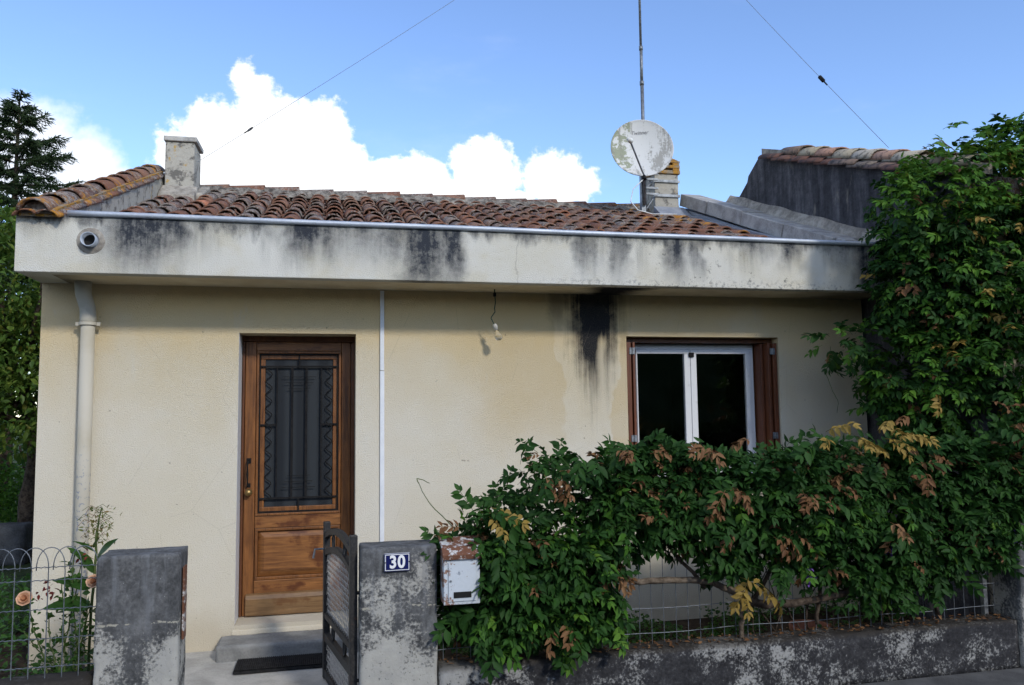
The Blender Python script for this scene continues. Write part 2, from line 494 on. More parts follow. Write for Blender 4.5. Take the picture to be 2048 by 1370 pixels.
def m_black_concrete(g):
    P = g.pos(); x, y, z = g.xyz(P)
    n = g.noise(P, 3.2, 7, 0.62, 0.3); n2 = g.noise(P, 13, 6, 0.65); n3 = g.noise(P, 60, 4, 0.6)
    base = g.ramp(n2 * 0.6 + n3 * 0.4, [(0.30, (0.032, 0.033, 0.034)), (0.5, (0.082, 0.084, 0.086)), (0.72, (0.18, 0.182, 0.185))])
    grey = g.ss(g.noise(g.scaled(P, (1, 1, 0.6)), 5, 6, 0.65), 0.48, 0.68)
    base = g.mix(grey * 0.55, base, (0.20, 0.205, 0.21))
    # bare pale render where the crust has flaked away, mostly low down
    big_ = g.noise(g.scaled(P, (1, 1, 0.8), (3.1, 0, 0)), 2.6, 4, 0.5)
    rag = (n2 - 0.5) * 0.28 + (n3 - 0.5) * 0.34
    bare = g.ss(big_ + rag - z * 0.40, 0.275, 0.39)
    pit = g.ss(g.noise(P, 48, 4, 0.6), 0.60, 0.66)
    pal = g.mix(g.noise(P, 8, 4, 0.6), (0.27, 0.268, 0.255), (0.50, 0.49, 0.44))
    base = g.mix(bare * (0.92 - pit * 0.6), base, pal)
    runs = g.ss(g.noise(g.scaled(P, (14, 14, 1.3)), 1.0, 4, 0.6), 0.50, 0.66) * g.ss(z, 0.45, 0.75)
    base = g.mix(runs * 0.45, base, (0.19, 0.20, 0.215))
    fl = g.ss(g.voro(P, 34), 0.11, 0.07) * g.ss(n2, 0.52, 0.6)
    base = g.mix(fl * 0.55, base, (0.36, 0.37, 0.38))
    crack = g.ss(g.m('ABSOLUTE', z - 0.655 + (g.noise(P, 8, 4, 0.6) - 0.5) * 0.05) + g.mx(n2 - 0.50, 0.0) * 0.22 + g.mx(n3 - 0.5, 0.0) * 0.08, 0.002, 0.009)
    base = g.mix((1.0 - crack) * 0.75, base, (0.42, 0.40, 0.33))
    return dict(color=base, rough=0.95, bump=n2 * 0.6 + n3 * 0.3 - bare * 0.5, bstr=0.7, bdist=0.008, spec=0.15)
material('black_lichen_concrete', m_black_concrete)

def m_low_wall(g):
    P = g.pos(); x, y, z = g.xyz(P)
    n = g.noise(g.scaled(P, (1, 1, 1.3)), 4.2, 8, 0.66, 0.4); n2 = g.noise(P, 17, 6, 0.68); n3 = g.noise(P, 70, 4, 0.6)
    base = g.ramp(n2 * 0.6 + n3 * 0.4, [(0.30, (0.014, 0.014, 0.016)), (0.5, (0.036, 0.036, 0.039)), (0.75, (0.10, 0.10, 0.105))])
    st = g.noise(g.scaled(P, (9, 9, 2.0)), 1.0, 5, 0.65)
    big_ = g.noise(g.scaled(P, (1, 1, 1.6)), 1.9, 4, 0.5)
    pale = g.ss(big_ + (n - 0.5) * 0.5 + (n2 - 0.5) * 0.6 + (n3 - 0.5) * 0.75 + (st - 0.5) * 0.35 - z * 0.25, 0.40, 0.64)
    base = g.mix(pale * 0.75, base, (0.38, 0.38, 0.365))
    up = g.ss(z + (n2 - 0.5) * 0.06, 0.27, 0.305)
    base = g.mix(up * 0.7, base, (0.035, 0.030, 0.024))
    return dict(color=base, rough=0.95, bump=n2 * 0.6 + n3 * 0.4, bstr=0.8, bdist=0.009, spec=0.12)
material('stained_low_wall', m_low_wall)

def m_neigh(g):
    P = g.pos(); x, y, z = g.xyz(P)
    st = g.noise(g.scaled(P, (1, 6.0, 0.7)), 1.6, 6, 0.62)
    n2 = g.noise(P, 12, 6, 0.65); n3 = g.noise(P, 55, 4, 0.65)
    base = g.ramp(st * 0.55 + n2 * 0.3 + n3 * 0.15, [(0.34, (0.028, 0.028, 0.031)), (0.50, (0.072, 0.071, 0.077)), (0.66, (0.165, 0.160, 0.165))])
    pale = g.ss(g.noise(g.scaled(P, (1, 3, 0.9)), 2.6, 6, 0.6), 0.62, 0.72)
    base = g.mix(pale * 0.5, base, (0.32, 0.29, 0.24))
    return dict(color=base, rough=0.95, bump=n3 + n2 * 0.6, bstr=0.8, bdist=0.012, spec=0.1)
material('black_stained_render', m_neigh)

def m_tile(g, cell=True, lich=0.0, pale=0.0, seed=0.0):
    P = g.pos(); x, y, z = g.xyz(P)
    if cell:
        ci = g.m('FLOOR', (x + 1.62) / 0.185 + 0.5)
        cj = g.m('FLOOR', (y - 5.95) / 0.339)
        rnd = g.white(g.vec(ci, cj, 3.0 + seed))
        rn2 = g.white(g.vec(cj, ci, 9.0 + seed))
    else:
        rnd = g.orand(); rn2 = g.m('FRACT', rnd * 17.31)
    n1 = g.noise(P, 9, 5, 0.65); n2 = g.noise(P, 38, 6, 0.7); n3 = g.noise(P, 110, 3, 0.6)
    clay = g.ramp(rnd, [(0.0, (0.135, 0.068, 0.048)), (0.35, (0.185, 0.088, 0.058)), (0.62, (0.225, 0.108, 0.068)), (0.85, (0.185, 0.118, 0.088)), (1.0, (0.26, 0.112, 0.066))])
    dark = g.ss(n1 * 0.5 + n2 * 0.5 + (rn2 - 0.5) * 0.22, 0.46, 0.60)
    c = g.mix(dark * 0.72, clay, (0.048, 0.040, 0.038))
    grey = g.ss(g.noise(g.scaled(P, (1, 1, 1), (3, 7, 1)), 34, 6, 0.7) * 0.65 + n3 * 0.35 + (rn2 - 0.5) * 0.14, 0.50, 0.60)
    c = g.mix(grey * (0.70 + pale), c, (0.30, 0.275, 0.25))
    if lich is not None:
        zone = g.ss(x, 2.4, 4.3) * g.ss(y, 6.6, 9.0) * 0.15 + g.ss(x, 1.5, 4.2) * 0.035 + lich - 0.05
        ol = g.ss(g.noise(P, 6.5, 6, 0.66) + (n2 - 0.5) * 0.3 + zone, 0.62, 0.70)
        c = g.mix(ol * 0.85, c, g.mix(n3, (0.34, 0.135, 0.018), (0.50, 0.25, 0.035)))
    fresh = g.ss(rn2, 0.990, 0.992)
    c = g.mix(fresh * 0.85, c, (0.42, 0.16, 0.085))
    return dict(color=c, rough=0.9, bump=n2 * 0.7 + n3 * 0.3, bstr=0.6, bdist=0.006, spec=0.2)
material('roof_tile_clay', lambda g: m_tile(g))
material('ridge_tile_clay', lambda g: m_tile(g, False, 0.0, 0.15))
material('parapet_tile_clay', lambda g: m_tile(g, False, 0.125, 0.12))
material('pan_tile_clay', lambda g: m_tile(g, True, -0.03, 0.0, 5.0))

def m_neigh_tile(g):
    P = g.pos(); r = g.orand(); n = g.noise(P, 14, 6, 0.65); n3 = g.noise(P, 60, 4, 0.6)
    c = g.ramp(r, [(0.0, (0.36, 0.30, 0.21)), (0.3, (0.46, 0.42, 0.35)), (0.5, (0.36, 0.15, 0.09)), (0.66, (0.42, 0.38, 0.32)), (0.8, (0.14, 0.075, 0.06)), (1.0, (0.40, 0.34, 0.24))])
    q = g.n('ShaderNodeValToRGB'); q.color_ramp.interpolation = 'CONSTANT'
    f = g.ss(n + (n3 - 0.5) * 0.4, 0.50, 0.62)
    return dict(color=g.mix(f * 0.65, c, (0.05, 0.045, 0.045)), rough=0.9, bump=n3, bstr=0.5, bdist=0.005)
material('pale_coping_tile', m_neigh_tile)
def m_neigh_edge(g):
    P = g.pos(); r = g.orand(); n = g.noise(P, 14, 6, 0.65); n3 = g.noise(P, 60, 4, 0.6)
    c = g.ramp(r, [(0.0, (0.13, 0.065, 0.05)), (0.5, (0.17, 0.085, 0.062)), (1.0, (0.20, 0.17, 0.14))])
    return dict(color=g.mix(g.ss(n, 0.45, 0.6) * 0.8, c, (0.035, 0.032, 0.033)), rough=0.92, bump=n3, bstr=0.5, bdist=0.005)
material('dark_edge_tile', m_neigh_edge)

def simple(name, c1, c2, scale=8, rough=0.8, bs=0.4, bd=0.004, metal=0.0, spec=0.3, fine=60, lo=0.35, hi=0.65):
    def fn(g):
        P = g.pos(); n = g.noise(P, scale, 6, 0.6); n2 = g.noise(P, fine, 4, 0.6)
        f = g.ss(n * 0.7 + n2 * 0.3, lo, hi)
        return dict(color=g.mix(f, c1, c2), rough=rough, bump=n2 * 0.6 + n * 0.4, bstr=bs, bdist=bd, metal=metal, spec=spec)
    material(name, fn)
simple('zinc', (0.36, 0.40, 0.46), (0.50, 0.54, 0.60), 3, 0.5, 0.15, 0.002, 0.35, 0.5)
simple('galvanised_steel', (0.13, 0.14, 0.155), (0.26, 0.28, 0.30), 20, 0.5, 0.2, 0.002, 0.6, 0.5)
simple('fence_wire', (0.10, 0.115, 0.13), (0.20, 0.22, 0.245), 40, 0.5, 0.2, 0.001, 0.5, 0.5)
simple('lead_flashing', (0.24, 0.26, 0.30), (0.34, 0.36, 0.40), 6, 0.6, 0.3, 0.003, 0.2)
simple('grey_coping', (0.26, 0.25, 0.24), (0.46, 0.445, 0.42), 7, 0.92, 0.7, 0.006, 0.0, 0.15)
simple('cracked_mortar', (0.20, 0.18, 0.155), (0.42, 0.385, 0.33), 9, 0.95, 0.9, 0.012, 0.0, 0.1, 38)
simple('ridge_mortar', (0.07, 0.06, 0.052), (0.30, 0.27, 0.23), 14, 0.95, 0.9, 0.012, 0.0, 0.1, 50)
simple('path_concrete', (0.32, 0.31, 0.285), (0.48, 0.465, 0.43), 5, 0.92, 0.5, 0.004, 0.0, 0.15, 70)
simple('step_concrete', (0.17, 0.17, 0.165), (0.27, 0.27, 0.26), 6, 0.92, 0.5, 0.004, 0.0, 0.15, 70)
simple('asphalt', (0.06, 0.06, 0.062), (0.12, 0.12, 0.12), 4, 0.9, 0.8, 0.006, 0.0, 0.2, 160)
simple('soil', (0.022, 0.016, 0.011), (0.065, 0.047, 0.032), 6, 0.95, 0.9, 0.02, 0.0, 0.1, 45)
simple('lawn', (0.018, 0.030, 0.010), (0.045, 0.060, 0.020), 2.5, 0.95, 0.9, 0.03, 0.0, 0.1, 40)
simple('black_iron', (0.008, 0.008, 0.009), (0.018, 0.017, 0.017), 25, 0.7, 0.3, 0.002, 0.0, 0.12)
def m_gate(g):
    P = g.pos(); n = g.noise(P, 16, 6, 0.65); n2 = g.noise(P, 80, 4, 0.6)
    c = g.mix(g.ss(n2, 0.4, 0.7), (0.014, 0.014, 0.015), (0.036, 0.034, 0.033))
    c = g.mix(g.ss(n, 0.60, 0.70) * 0.7, c, (0.085, 0.036, 0.018))
    return dict(color=c, rough=0.55, bump=n + n2, bstr=0.3, bdist=0.002, spec=0.4)
material('gate_iron', m_gate)
simple('gate_wire', (0.42, 0.39, 0.35), (0.60, 0.57, 0.53), 60, 0.6, 0.2, 0.001, 0.0, 0.4)
simple('rubber_mat', (0.010, 0.010, 0.011), (0.024, 0.024, 0.025), 30, 0.85, 0.9, 0.006, 0.0, 0.2, 120)
simple('bark', (0.030, 0.022, 0.017), (0.105, 0.080, 0.060), 18, 0.95, 1.0, 0.012, 0.0, 0.1, 60)
simple('pale_bark', (0.065, 0.048, 0.036), (0.20, 0.16, 0.12), 22, 0.95, 1.0, 0.010, 0.0, 0.1, 70)
simple('green_stem', (0.045, 0.075, 0.018), (0.10, 0.13, 0.04), 20, 0.7)
simple('brown_stem', (0.12, 0.055, 0.030), (0.22, 0.11, 0.055), 20, 0.8)
simple('terracotta', (0.20, 0.075, 0.045), (0.30, 0.12, 0.07), 9, 0.9)
simple('brass', (0.22, 0.14, 0.05), (0.34, 0.23, 0.09), 30, 0.4, 0.2, 0.001, 0.7, 0.5)
simple('white_plastic', (0.66, 0.68, 0.72), (0.76, 0.78, 0.80), 5, 0.45, 0.05, 0.001)
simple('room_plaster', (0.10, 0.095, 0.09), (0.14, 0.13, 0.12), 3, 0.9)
simple('grey_stone', (0.05, 0.05, 0.052), (0.12, 0.12, 0.122), 5, 0.95, 0.9, 0.02)
simple('cable_green', (0.010, 0.045, 0.030), (0.02, 0.07, 0.05), 30, 0.6)
simple('cable_white', (0.55, 0.55, 0.52), (0.68, 0.68, 0.66), 30, 0.6)
simple('wire_dark', (0.14, 0.17, 0.22), (0.20, 0.23, 0.29), 30, 0.6)
simple('porcelain', (0.42, 0.40, 0.35), (0.52, 0.50, 0.45), 20, 0.35, 0.1, 0.001)

def m_pipe(g):
    P = g.pos(); x, y, z = g.xyz(P); n = g.noise(P, 35, 5, 0.7)
    c = g.mix(g.ss(g.noise(P, 3, 5, 0.6), 0.4, 0.7), (0.50, 0.465, 0.385), (0.45, 0.405, 0.31))
    flk = g.ss(n + (1.5 - z) * 0.10, 0.60, 0.64) * (1.0 - g.ss(z, 1.2, 1.7))
    c = g.mix(flk * 0.8, c, (0.20, 0.23, 0.29))
    up = g.ss(z + (g.noise(P, 14, 5, 0.6) - 0.5) * 0.3, 2.40, 2.46)
    c = g.mix(up * 0.75, c, (0.36, 0.34, 0.29))
    return dict(color=c, rough=0.65, bump=n, bstr=0.2, bdist=0.002)
material('pipe_paint', m_pipe)

def m_wood(g, light=(0.27, 0.108, 0.030), dark=(0.040, 0.013, 0.006), horiz=False, wear=0.5):
    P = g.pos(); x, y, z = g.xyz(P)
    sc = (2.0, 2.0, 34.0) if horiz else (34.0, 34.0, 2.0)
    gr = g.noise(g.scaled(P, sc), 1.0, 6, 0.62, 0.4)
    fine = g.noise(g.scaled(P, tuple(v * 4 for v in sc)), 1.0, 4, 0.6)
    blot = g.noise(g.scaled(P, (1, 1, 1.0)), 4.2, 5, 0.62)
    t = gr * 0.5 + fine * 0.28 + blot * 0.22
    c = g.ramp(t, [(0.33, dark), (0.46, tuple(0.5 * (a + b) for a, b in zip(light, dark))), (0.60, light), (0.76, tuple(min(1, a * 1.25) for a in light))])
    w = g.ss(blot + (gr - 0.5) * 0.5, 0.52, 0.68)
    c = g.mix(w * wear, c, (dark[0] * 1.5, dark[1] * 1.3, dark[2]))
    return dict(color=c, rough=0.42, bump=gr * 0.6 + fine * 0.4, bstr=0.3, bdist=0.002, spec=0.4)
material('varnished_oak', m_wood)
material('varnished_oak_rail', lambda g: m_wood(g, (0.33, 0.140, 0.042), (0.055, 0.018, 0.008), True, 0.9))
material('weathered_kickboard', lambda g: m_wood(g, (0.26, 0.155, 0.070), (0.070, 0.032, 0.014), True, 0.75))
material('dark_oak', lambda g: m_wood(g, (0.15, 0.055, 0.020), (0.030, 0.010, 0.005)))
material('shutter_wood', lambda g: m_wood(g, (0.18, 0.062, 0.028), (0.045, 0.015, 0.008), False, 0.3))

def m_winpaint(g):
    P = g.pos(); n = g.noise(P, 18, 6, 0.65)
    c = g.mix(g.ss(n, 0.58, 0.72) * 0.5, (0.68, 0.69, 0.71), (0.42, 0.42, 0.42))
    return dict(color=c, rough=0.55, bump=n, bstr=0.15, bdist=0.002)
material('old_white_paint', m_winpaint)

material('window_glass', lambda g: dict(color=(0.9, 0.93, 0.93), rough=0.02, trans=1.0, spec=0.5))
material('clear_bulb_glass', lambda g: dict(color=(0.97, 0.97, 0.95), rough=0.03, trans=1.0, spec=0.5))
def m_dglass(g):
    P = g.pos(); n = g.noise(P, 220, 2, 0.5); x, y, z = g.xyz(P)
    fold = g.m('SINE', x * 38.0)
    c = g.mix(g.ss(fold, -0.8, 0.8), (0.018, 0.021, 0.025), (0.032, 0.037, 0.042))
    return dict(color=c, rough=0.45, bump=n, bstr=0.5, bdist=0.002, spec=0.18)
material('frosted_door_glass', m_dglass)

def m_mailbox(g):
    P = g.pos(); x, y, z = g.xyz(P); n = g.noise(P, 22, 7, 0.68); n2 = g.noise(P, 70, 4, 0.6)
    c = g.mix(n2, (0.46, 0.51, 0.56), (0.56, 0.60, 0.64))
    left = (1.0 - g.ss(x, 0.615, 0.68)) * 0.16
    tp = g.ss(z, 0.86, 0.93) * 0.10
    bt = (1.0 - g.ss(z, 0.67, 0.72)) * 0.10
    rust = g.ss(n + left + tp + bt, 0.64, 0.72)
    c = g.mix(rust * 0.9, c, g.mix(n2, (0.13, 0.05, 0.022), (0.27, 0.13, 0.065)))
    gry = g.ss(g.noise(g.scaled(P, (1, 1, 0.7), (3, 1, 2)), 26, 5, 0.6), 0.64, 0.68)
    c = g.mix(gry * 0.8, c, (0.17, 0.20, 0.24))
    return dict(color=c, rough=0.6, bump=n - rust * 0.4, bstr=0.4, bdist=0.002, spec=0.35)
material('flaking_mailbox_paint', m_mailbox)
def m_rustlid(g):
    P = g.pos(); n = g.noise(P, 20, 7, 0.7); n2 = g.noise(P, 70, 4, 0.6)
    c = g.mix(n2, (0.095, 0.038, 0.022), (0.19, 0.085, 0.048))
    c = g.mix(g.ss(n, 0.50, 0.60), c, (0.50, 0.50, 0.49))
    return dict(color=c, rough=0.8, bump=n, bstr=0.5, bdist=0.003)
material('rusted_lid', m_rustlid)

def m_dish(g):
    P = g.pos(); x, y, z = g.xyz(P)
    c = (0.56, 0.56, 0.55)
    ms = g.noise(P, 12, 7, 0.68); m2 = g.noise(P, 45, 5, 0.65)
    moss = g.ss(ms + (3.52 - x) * 0.5, 0.50, 0.58)
    moss = moss * (1.0 - g.ss(x, 3.49, 3.54))
    c = g.mix(moss * 0.85, c, g.mix(m2, (0.13, 0.155, 0.085), (0.26, 0.28, 0.17)))
    st = g.noise(g.scaled(P, (14, 14, 1.3)), 1.0, 6, 0.65)
    run = g.ss(st + (m2 - 0.5) * 0.4 + g.ss(x, 3.64, 3.78) * 0.12, 0.54, 0.66)
    c = g.mix(run * 0.7, c, (0.20, 0.19, 0.165))
    return dict(color=c, rough=0.6, bump=m2, bstr=0.2, bdist=0.003)
material('weathered_dish', m_dish)

def m_lime(g):
    P = g.pos(); x, y, z = g.xyz(P); n = g.noise(P, 7, 7, 0.66); n2 = g.noise(P, 30, 6, 0.68)
    c = g.mix(n2, (0.30, 0.285, 0.25), (0.50, 0.47, 0.41))
    c = g.mix(g.ss(n + (n2 - 0.5) * 0.5, 0.52, 0.66) * 0.8, c, (0.085, 0.080, 0.076))
    c = g.mix(g.ss(g.noise(g.scaled(P, (1, 1, 0.8), (2, 5, 1)), 7, 6, 0.66), 0.62, 0.68) * 0.8, c, (0.42, 0.26, 0.055))
    return dict(color=c, rough=0.95, bump=n2 + n * 0.5, bstr=0.8, bdist=0.01, spec=0.1)
material('lichened_render', m_lime)
def m_limeo(g):
    P = g.pos(); n = g.noise(P, 12, 7, 0.66); n2 = g.noise(P, 45, 5, 0.66)
    c = g.mix(n2, (0.20, 0.16, 0.115), (0.34, 0.29, 0.22))
    c = g.mix(g.ss(n, 0.42, 0.56) * 0.9, c, g.mix(n2, (0.30, 0.13, 0.018), (0.46, 0.24, 0.03)))
    c = g.mix(g.ss(g.noise(P, 15, 5, 0.6), 0.60, 0.68) * 0.8, c, (0.05, 0.045, 0.035))
    return dict(color=c, rough=0.95, bump=n2 + n, bstr=0.8, bdist=0.01, spec=0.1)
material('orange_lichen_brick', m_limeo)

def leafmat(name, cols, rough=0.45, lf=0.3):
    def fn(g):
        t = g.attr('tint'); r = g.orand()
        f = g.clamp(t * 0.78 + r * 0.22)
        c = g.ramp(f, cols)
        lc = g.mix(0.5, c, (0.16, 0.24, 0.03)) if lf > 0.25 else c
        return dict(color=c, rough=rough, spec=0.18, leaf=lc, leaf_f=lf)
    material(name, fn)
leafmat('wisteria_green', [(0.0, (0.011, 0.036, 0.007)), (0.45, (0.018, 0.058, 0.010)), (0.8, (0.033, 0.094, 0.014)), (0.97, (0.068, 0.145, 0.02)), (1.0, (0.13, 0.14, 0.025))], 0.62, 0.20)
leafmat('wisteria_light', [(0.0, (0.030, 0.088, 0.012)), (0.5, (0.062, 0.165, 0.018)), (1.0, (0.13, 0.235, 0.030))], 0.6, 0.28)
leafmat('wisteria_rust', [(0.0, (0.10, 0.046, 0.020)), (0.5, (0.19, 0.095, 0.042)), (1.0, (0.28, 0.165, 0.075))], 0.6, 0.2)
leafmat('wisteria_yellow', [(0.0, (0.17, 0.110, 0.024)), (0.5, (0.29, 0.20, 0.045)), (1.0, (0.34, 0.24, 0.085))], 0.6, 0.22)
leafmat('weed_green', [(0.0, (0.020, 0.060, 0.012)), (0.5, (0.035, 0.095, 0.020)), (1.0, (0.07, 0.15, 0.035))])
leafmat('tree_green', [(0.0, (0.036, 0.078, 0.015)), (0.55, (0.080, 0.145, 0.026)), (0.85, (0.14, 0.20, 0.036)), (0.93, (0.21, 0.21, 0.04)), (1.0, (0.30, 0.15, 0.03))])
leafmat('spruce_needles', [(0.0, (0.016, 0.034, 0.014)), (0.6, (0.030, 0.056, 0.020)), (1.0, (0.060, 0.090, 0.030))], 0.6, 0.1)
leafmat('rose_petal', [(0.0, (0.62, 0.30, 0.16)), (0.5, (0.74, 0.44, 0.26)), (1.0, (0.80, 0.56, 0.40))], 0.5, 0.2)
leafmat('purple_petal', [(0.0, (0.12, 0.05, 0.30)), (1.0, (0.26, 0.14, 0.50))], 0.5, 0.2)
leafmat('red_leaf', [(0.0, (0.11, 0.02, 0.02)), (1.0, (0.20, 0.04, 0.03))], 0.5, 0.2)
leafmat('cloud_of_seed', [(0.0, (0.10, 0.12, 0.03)), (0.6, (0.16, 0.19, 0.05)), (1.0, (0.24, 0.13, 0.06))], 0.7, 0.2)
material('enamel_blue', lambda g: dict(color=(0.008, 0.012, 0.085), rough=0.22, spec=0.5))
material('enamel_white', lambda g: dict(color=(0.78, 0.79, 0.80), rough=0.25, spec=0.5))
material('dish_print', lambda g: dict(color=(0.16, 0.16, 0.17), rough=0.6))
material('slot_dark', lambda g: dict(color=(0.012, 0.012, 0.012), rough=0.9))


def text_mesh(name, cv, parent):
    tmp = bpy.data.objects.new(name, cv); COL.objects.link(tmp)
    bpy.context.view_layer.update()
    me = bpy.data.meshes.new_from_object(tmp.evaluated_get(bpy.context.evaluated_depsgraph_get()))
    bpy.data.objects.remove(tmp)
    o = bpy.data.objects.new(name, me); COL.objects.link(o); o.parent = parent
    return o

# ------------------------------------------------------------------ the ground
def sheet(name, mat, x0, x1, y0, y1, z, nx=1, ny=1, amp=0.0, freq=1.0):
    V = []; F = []
    for j in range(ny + 1):
        for i in range(nx + 1):
            V.append((x0 + (x1 - x0) * i / nx, y0 + (y1 - y0) * j / ny, z))
    for j in range(ny):
        for i in range(nx):
            a = j * (nx + 1) + i; F.append((a, a + 1, a + nx + 2, a + nx + 1))
    V = np.array(V)
    if amp: V[:, 2] += amp * vnoise(V, freq, 2)
    o = place(name, mesh_np(name, V, F, mat, amp > 0)); return tag(o, kind='structure')
sheet('ground', 'lawn', -900, 900, -900, 900, -0.06)
sheet('street', 'asphalt', -60, 60, -7.0, 4.52, 0.0)
sheet('garden_soil', 'soil', -14, 12, 4.56, 24, -0.004, 120, 100, 0.02, 0.9)
sheet('path', 'path_concrete', -1.13, 0.58, 4.515, 6.198, 0.030, 12, 14, 0.004, 3.0)
sheet('lawn', 'lawn', -12, -2.4, 6.0, 22, 0.010, 60, 60, 0.03, 0.7)

# ------------------------------------------------------------------ the house
house = thing('house', (1.3, 6.2, 0.0), 'low cream rendered house with wooden front door, window and clay tile roof', 'house')
RY, RZ, SL = 9.5, 4.237, 0.355           # ridge of the tile plane, slope
def roof_z(y): return RZ - SL * (RY - y)
XL, XR = -1.98, 4.62

def holed_wall(mb, xs, zs, holes, y0, y1):
    """front/back faces and reveals of a wall with rectangular openings"""
    nx, nz = len(xs) - 1, len(zs) - 1
    solid = lambda i, k: 0 <= i < nx and 0 <= k < nz and (i, k) not in holes
    for i in range(nx):
        for k in range(nz):
            if not solid(i, k): continue
            a, b, c, d = xs[i], xs[i + 1], zs[k], zs[k + 1]
            mb.add([(a, y0, c), (b, y0, c), (b, y0, d), (a, y0, d)], [(0, 1, 2, 3)])
            mb.add([(b, y1, c), (a, y1, c), (a, y1, d), (b, y1, d)], [(0, 1, 2, 3)])
            if not solid(i - 1, k): mb.add([(a, y1, c), (a, y0, c), (a, y0, d), (a, y1, d)], [(0, 1, 2, 3)])
            if not solid(i + 1, k): mb.add([(b, y0, c), (b, y1, c), (b, y1, d), (b, y0, d)], [(0, 1, 2, 3)])
            if not solid(i, k - 1): mb.add([(a, y1, c), (b, y1, c), (b, y0, c), (a, y0, c)], [(0, 1, 2, 3)])
            if not solid(i, k + 1): mb.add([(a, y0, d), (b, y0, d), (b, y1, d), (a, y1, d)], [(0, 1, 2, 3)])

w = MB()
holed_wall(w, [XL, -0.65, 0.20, 2.39, 3.78, XR], [-0.1, 0.195, 1.10, 2.31, 2.70], {(1, 1), (1, 2), (3, 2)}, 6.2, 6.56)
wall = w.build('wall', 'cream_render', house)
w = MB(); w.box(XL, XR, 14.6, 14.85, -0.1, 2.95); w.build('rear_wall', 'cream_render', house)
# room behind the window, dark as the photo shows it
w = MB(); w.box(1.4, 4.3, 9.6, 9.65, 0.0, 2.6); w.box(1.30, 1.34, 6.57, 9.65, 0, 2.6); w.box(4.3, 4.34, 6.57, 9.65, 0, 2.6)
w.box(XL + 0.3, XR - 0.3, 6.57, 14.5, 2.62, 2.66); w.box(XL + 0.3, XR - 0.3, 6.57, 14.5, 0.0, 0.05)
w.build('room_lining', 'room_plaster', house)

# overhang: fascia, soffit, hidden gutter
w = MB(); w.box(-1.99, XR, 5.70, 5.80, 2.65, 3.03); w.box(-1.99, -1.80, 5.80, 6.2, 2.653, 3.03)
fascia = w.build('fascia', 'fascia_render', house, bevel=0.006)
w = MB(); w.box(-1.80, XR, 5.80, 6.2, 2.652, 2.78)
soffit = w.build('soffit', 'soffit_render', house)
pts = [(-1.68 + 0.2 * i, 5.69, 3.044 + 0.0015 * math.sin(i * 0.6)) for i in range(32)]
gut = MB()
gut.tube(pts, 0.019, 10)
gut.prism([(5.71, 3.032), (5.71, 3.052), (5.81, 2.99), (5.95, 2.985), (5.95, 2.978), (5.81, 2.982)], -1.68, 4.5, 'x')
gutter = gut.build('gutter', 'zinc', house, smooth=True)
w = MB(); w.lathe((-1.54, 5.72, 2.865), (0, -1, 0), [(0.056, 0.0), (0.056, 0.024), (0.045, 0.028), (0.048, 0.085), (0.042, 0.085), (0.040, 0.0), (0.0, 0.0)], 24)
overflow = w.build('overflow_pipe', 'zinc', house, smooth=True)
w = MB(); w.lathe((-1.54, 5.699, 2.865), (0, -1, 0), [(0.088, 0.0), (0.070, 0.010), (0.054, 0.012)], 18); w.build('mortar_collar', 'cracked_mortar', overflow, smooth=True)
w = MB(); w.lathe((-1.54, 5.697, 2.865), (0, -1, 0), [(0.0405, 0.0), (0.0, 0.0)], 18); w.build('pipe_mouth', 'slot_dark', overflow)  # black disc stands for the shade inside the open pipe

# gable parapets
w = MB(); w.prism([(5.73, 3.031), (9.5, 4.44), (14.85, 2.95), (14.85, -0.1), (6.565, -0.1), (6.565, 3.031)], XL, -1.72, 'x')
parL = w.build('parapet', 'lichened_render', house)
w = MB(); w.prism([(5.81, 2.88), (9.3, 4.255), (14.85, 2.75), (14.85, -0.1), (6.565, -0.1), (6.565, 2.88)], 4.36, XR, 'x')
parR = w.build('parapet', 'lead_flashing', house)
# coping slabs of the right parapet
Sdir = Vector((0, 1, 0.398)).normalized(); Sn = Vector((0, -0.398, 1)).normalized()
cuts = [6.02, 6.16, 6.93, 7.72, 8.52, 9.22]
for i in range(5):
    a, b = cuts[i], cuts[i + 1]
    L = (b - a) / Sdir.y
    w = MB()
    w.obox((0, a, 3.12 + 0.398 * (a - 5.95)), (1, 0, 0), Sdir, Sn, 4.335 + (0.03 if i == 0 else 0.006 * (i % 2)), 4.60 - (0.1 if i == 0 else 0), 0.006, L - 0.006, -0.155 + (0.04 if i == 0 else 0), -0.006 * (i % 3))
    w.build('coping_slab', 'grey_coping', parR, bevel=0.008)
# mortar fillet between the coping and the neighbour's wall
w = MB(); n = 26
for i in range(n + 1):
    y = 5.85 + (8.55 - 5.85) * i / n; z = 3.10 + 0.398 * (y - 5.95)
    w.v += [(4.56, y, z - 0.03), (4.61 + 0.008 * math.sin(i * 2.1), y, z + 0.02 + 0.008 * math.sin(i * 1.7)), (4.652, y, z + 0.105 + 0.012 * math.sin(i * 0.9)), (4.665, y, z + 0.10)]
w.f = [(4 * i + j, 4 * i + j + 1, 4 * i + j + 5, 4 * i + j + 4) for i in range(n) for j in range(3)]
w.build('mortar_fillet', 'cracked_mortar', parR, smooth=True)
w = MB(); w.obox((0, 6.2, roof_z(6.2)), (1, 0, 0), (0, 1, SL), (0, 0, 1), -1.715, -1.60, 0, 3.1, -0.03, 0.012); w.build('flashing', 'lead_flashing', parL)
w = MB(); w.obox((0, 6.0, roof_z(6.0)), (1, 0, 0), (0, 1, SL), (0, 0, 1), 4.27, 4.357, 0, 3.3, -0.03, 0.03); w.build('flashing', 'lead_flashing', parR)

